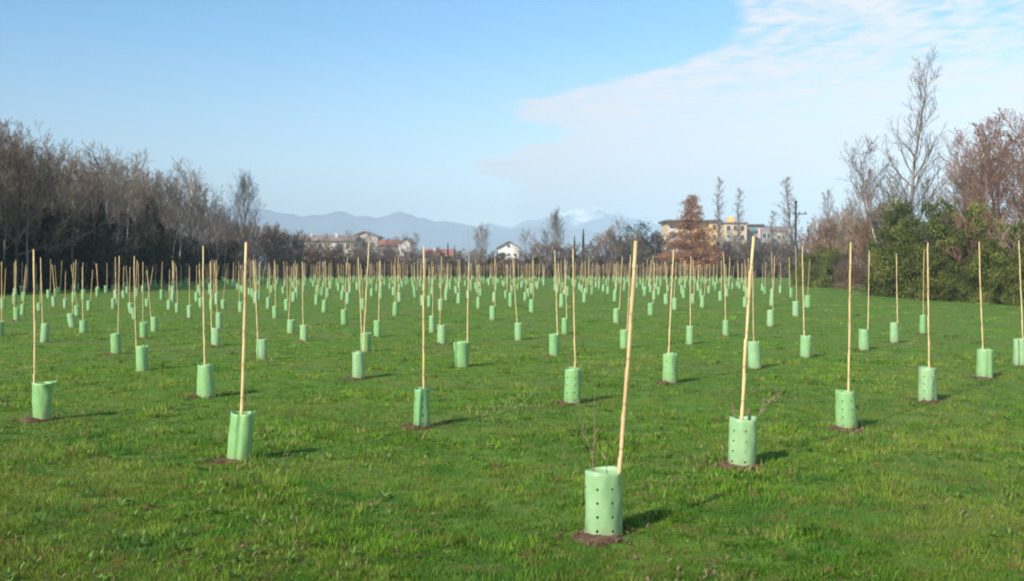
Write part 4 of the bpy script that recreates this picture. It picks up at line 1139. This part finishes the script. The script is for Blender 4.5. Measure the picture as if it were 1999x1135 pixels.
# edge of the cloud sheet: azimuth of its left border for each elevation
edge = [(0,1000),(60,1010),(118,1000),(145,1005),(170,955),(185,925),(210,965),(232,1030),(255,1095),(280,1040),(302,1000),(318,1010),(335,1090),(362,1200),(392,1320),(425,1400),(460,1440),(520,1410)]
fc = nt.nodes.new('ShaderNodeFloatCurve'); cv = fc.mapping.curves[0]
pts_ = [(math.atan(v_/F)/.5, math.atan((p_-1000)/F)/.5+.2) for v_, p_ in edge]
for i, (a, b) in enumerate(pts_):
    if i < 2: cv.points[i].location = (a, b)
    else: cv.points.new(a, b)
fc.mapping.update()
L(Mth('DIVIDE', el, .5), fc.inputs['Value'])
ea = Mth('MULTIPLY', Mth('SUBTRACT', fc.outputs[0], .2), .5)
n3 = wn(26, 5, .65, mp.outputs[0]); 
cs = nt.nodes.new('ShaderNodeCombineXYZ'); L(Mth('MULTIPLY', az, 6), cs.inputs[0]); L(Mth('MULTIPLY', el, 22), cs.inputs[1])
n4 = wn(3.0, 6, .62, cs.outputs[0])
dd_ = Mth('ADD', Mth('SUBTRACT', az, ea), Mth('MULTIPLY', Mth('SUBTRACT', n4, .5), .11))
mask = Mth('DIVIDE', Mth('ADD', dd_, .006), .026, clamp=True)
mask = Mth('MULTIPLY', mask, Mth('SUBTRACT', 1.0, Mth('MULTIPLY', Mth('LESS_THAN', sY, -.2), .6)))
# streaky blue gaps, more of them higher up
gap = Mth('MULTIPLY', Mth('SUBTRACT', n1, .46, ), 7.0, clamp=True)
hi = Mth('DIVIDE', Mth('SUBTRACT', el, .09), .12, clamp=True)
cr = nt.nodes.new('ShaderNodeCombineXYZ'); L(az, cr.inputs[0]); L(el, cr.inputs[1])
mr_ = nt.nodes.new('ShaderNodeMapping'); mr_.vector_type = 'TEXTURE'; mr_.inputs['Rotation'].default_value = (0,0,R(9)); mr_.inputs['Scale'].default_value = (1/30.,1/120.,1); L(cr.outputs[0], mr_.inputs[0])
n5 = wn(1.0, 5, .62, mr_.outputs[0], .6); n6 = wn(.38, 4, .6, mr_.outputs[0], .5)
dens = Mth('SUBTRACT', .88, Mth('MULTIPLY', gap, Mth('MULTIPLY', hi, .30)))
dens = Mth('SUBTRACT', dens, Mth('MULTIPLY', Mth('SUBTRACT', n2, .4, clamp=True), .5))
dens = Mth('SUBTRACT', dens, Mth('MULTIPLY', Mth('MULTIPLY', Mth('SUBTRACT', Mth('ADD', Mth('MULTIPLY', n5, .55), Mth('MULTIPLY', n6, .45)), .46), 6.5, clamp=True), Mth('MULTIPLY', hi, .58)))
cl = Mth('MULTIPLY', mask, Mth('MULTIPLY', dens, 1.12), clamp=True)
cl = Mth('ADD', cl, Mth('MULTIPLY', Mth('SUBTRACT', n4, .56, clamp=True), .22), clamp=True)
mxs = nt.nodes.new('ShaderNodeMix'); mxs.data_type = 'RGBA'; L(cl, mxs.inputs[0])
tint_ = nt.nodes.new('ShaderNodeMix'); tint_.data_type = 'RGBA'; tint_.blend_type = 'MULTIPLY'; tint_.inputs[0].default_value = 1
L(sky.outputs[0], tint_.inputs[6])
gr = nt.nodes.new('ShaderNodeMix'); gr.data_type = 'RGBA'; L(Mth('DIVIDE', el, .23, clamp=True), gr.inputs[0])
gr.inputs[6].default_value = (1.36,1.14,1.0,1); gr.inputs[7].default_value = (.29,.79,1.08,1); L(gr.outputs[2], tint_.inputs[7])
L(tint_.outputs[2], mxs.inputs[6])
cc = nt.nodes.new('ShaderNodeMix'); cc.data_type = 'RGBA'; L(Mth('DIVIDE', el, .24, clamp=True), cc.inputs[0])
cc.inputs[6].default_value = (6.0,4.7,4.2,1); cc.inputs[7].default_value = (5.7,5.2,5.3,1); L(cc.outputs[2], mxs.inputs[7])
L(mxs.outputs[2], bg.inputs[0]); L(bg.outputs[0], out.inputs[0])

# ------------------------------------------------------------------ render settings
scene.render.engine = 'CYCLES'
scene.view_settings.view_transform = 'Standard'; scene.view_settings.look = 'None'; scene.view_settings.exposure = .5; scene.view_settings.gamma = 1
scene.cycles.filter_width = 2.0
scene.cycles.max_bounces = 6; scene.cycles.diffuse_bounces = 3; scene.cycles.transmission_bounces = 3; scene.cycles.volume_bounces = 0
scene.cycles.transparent_max_bounces = 4
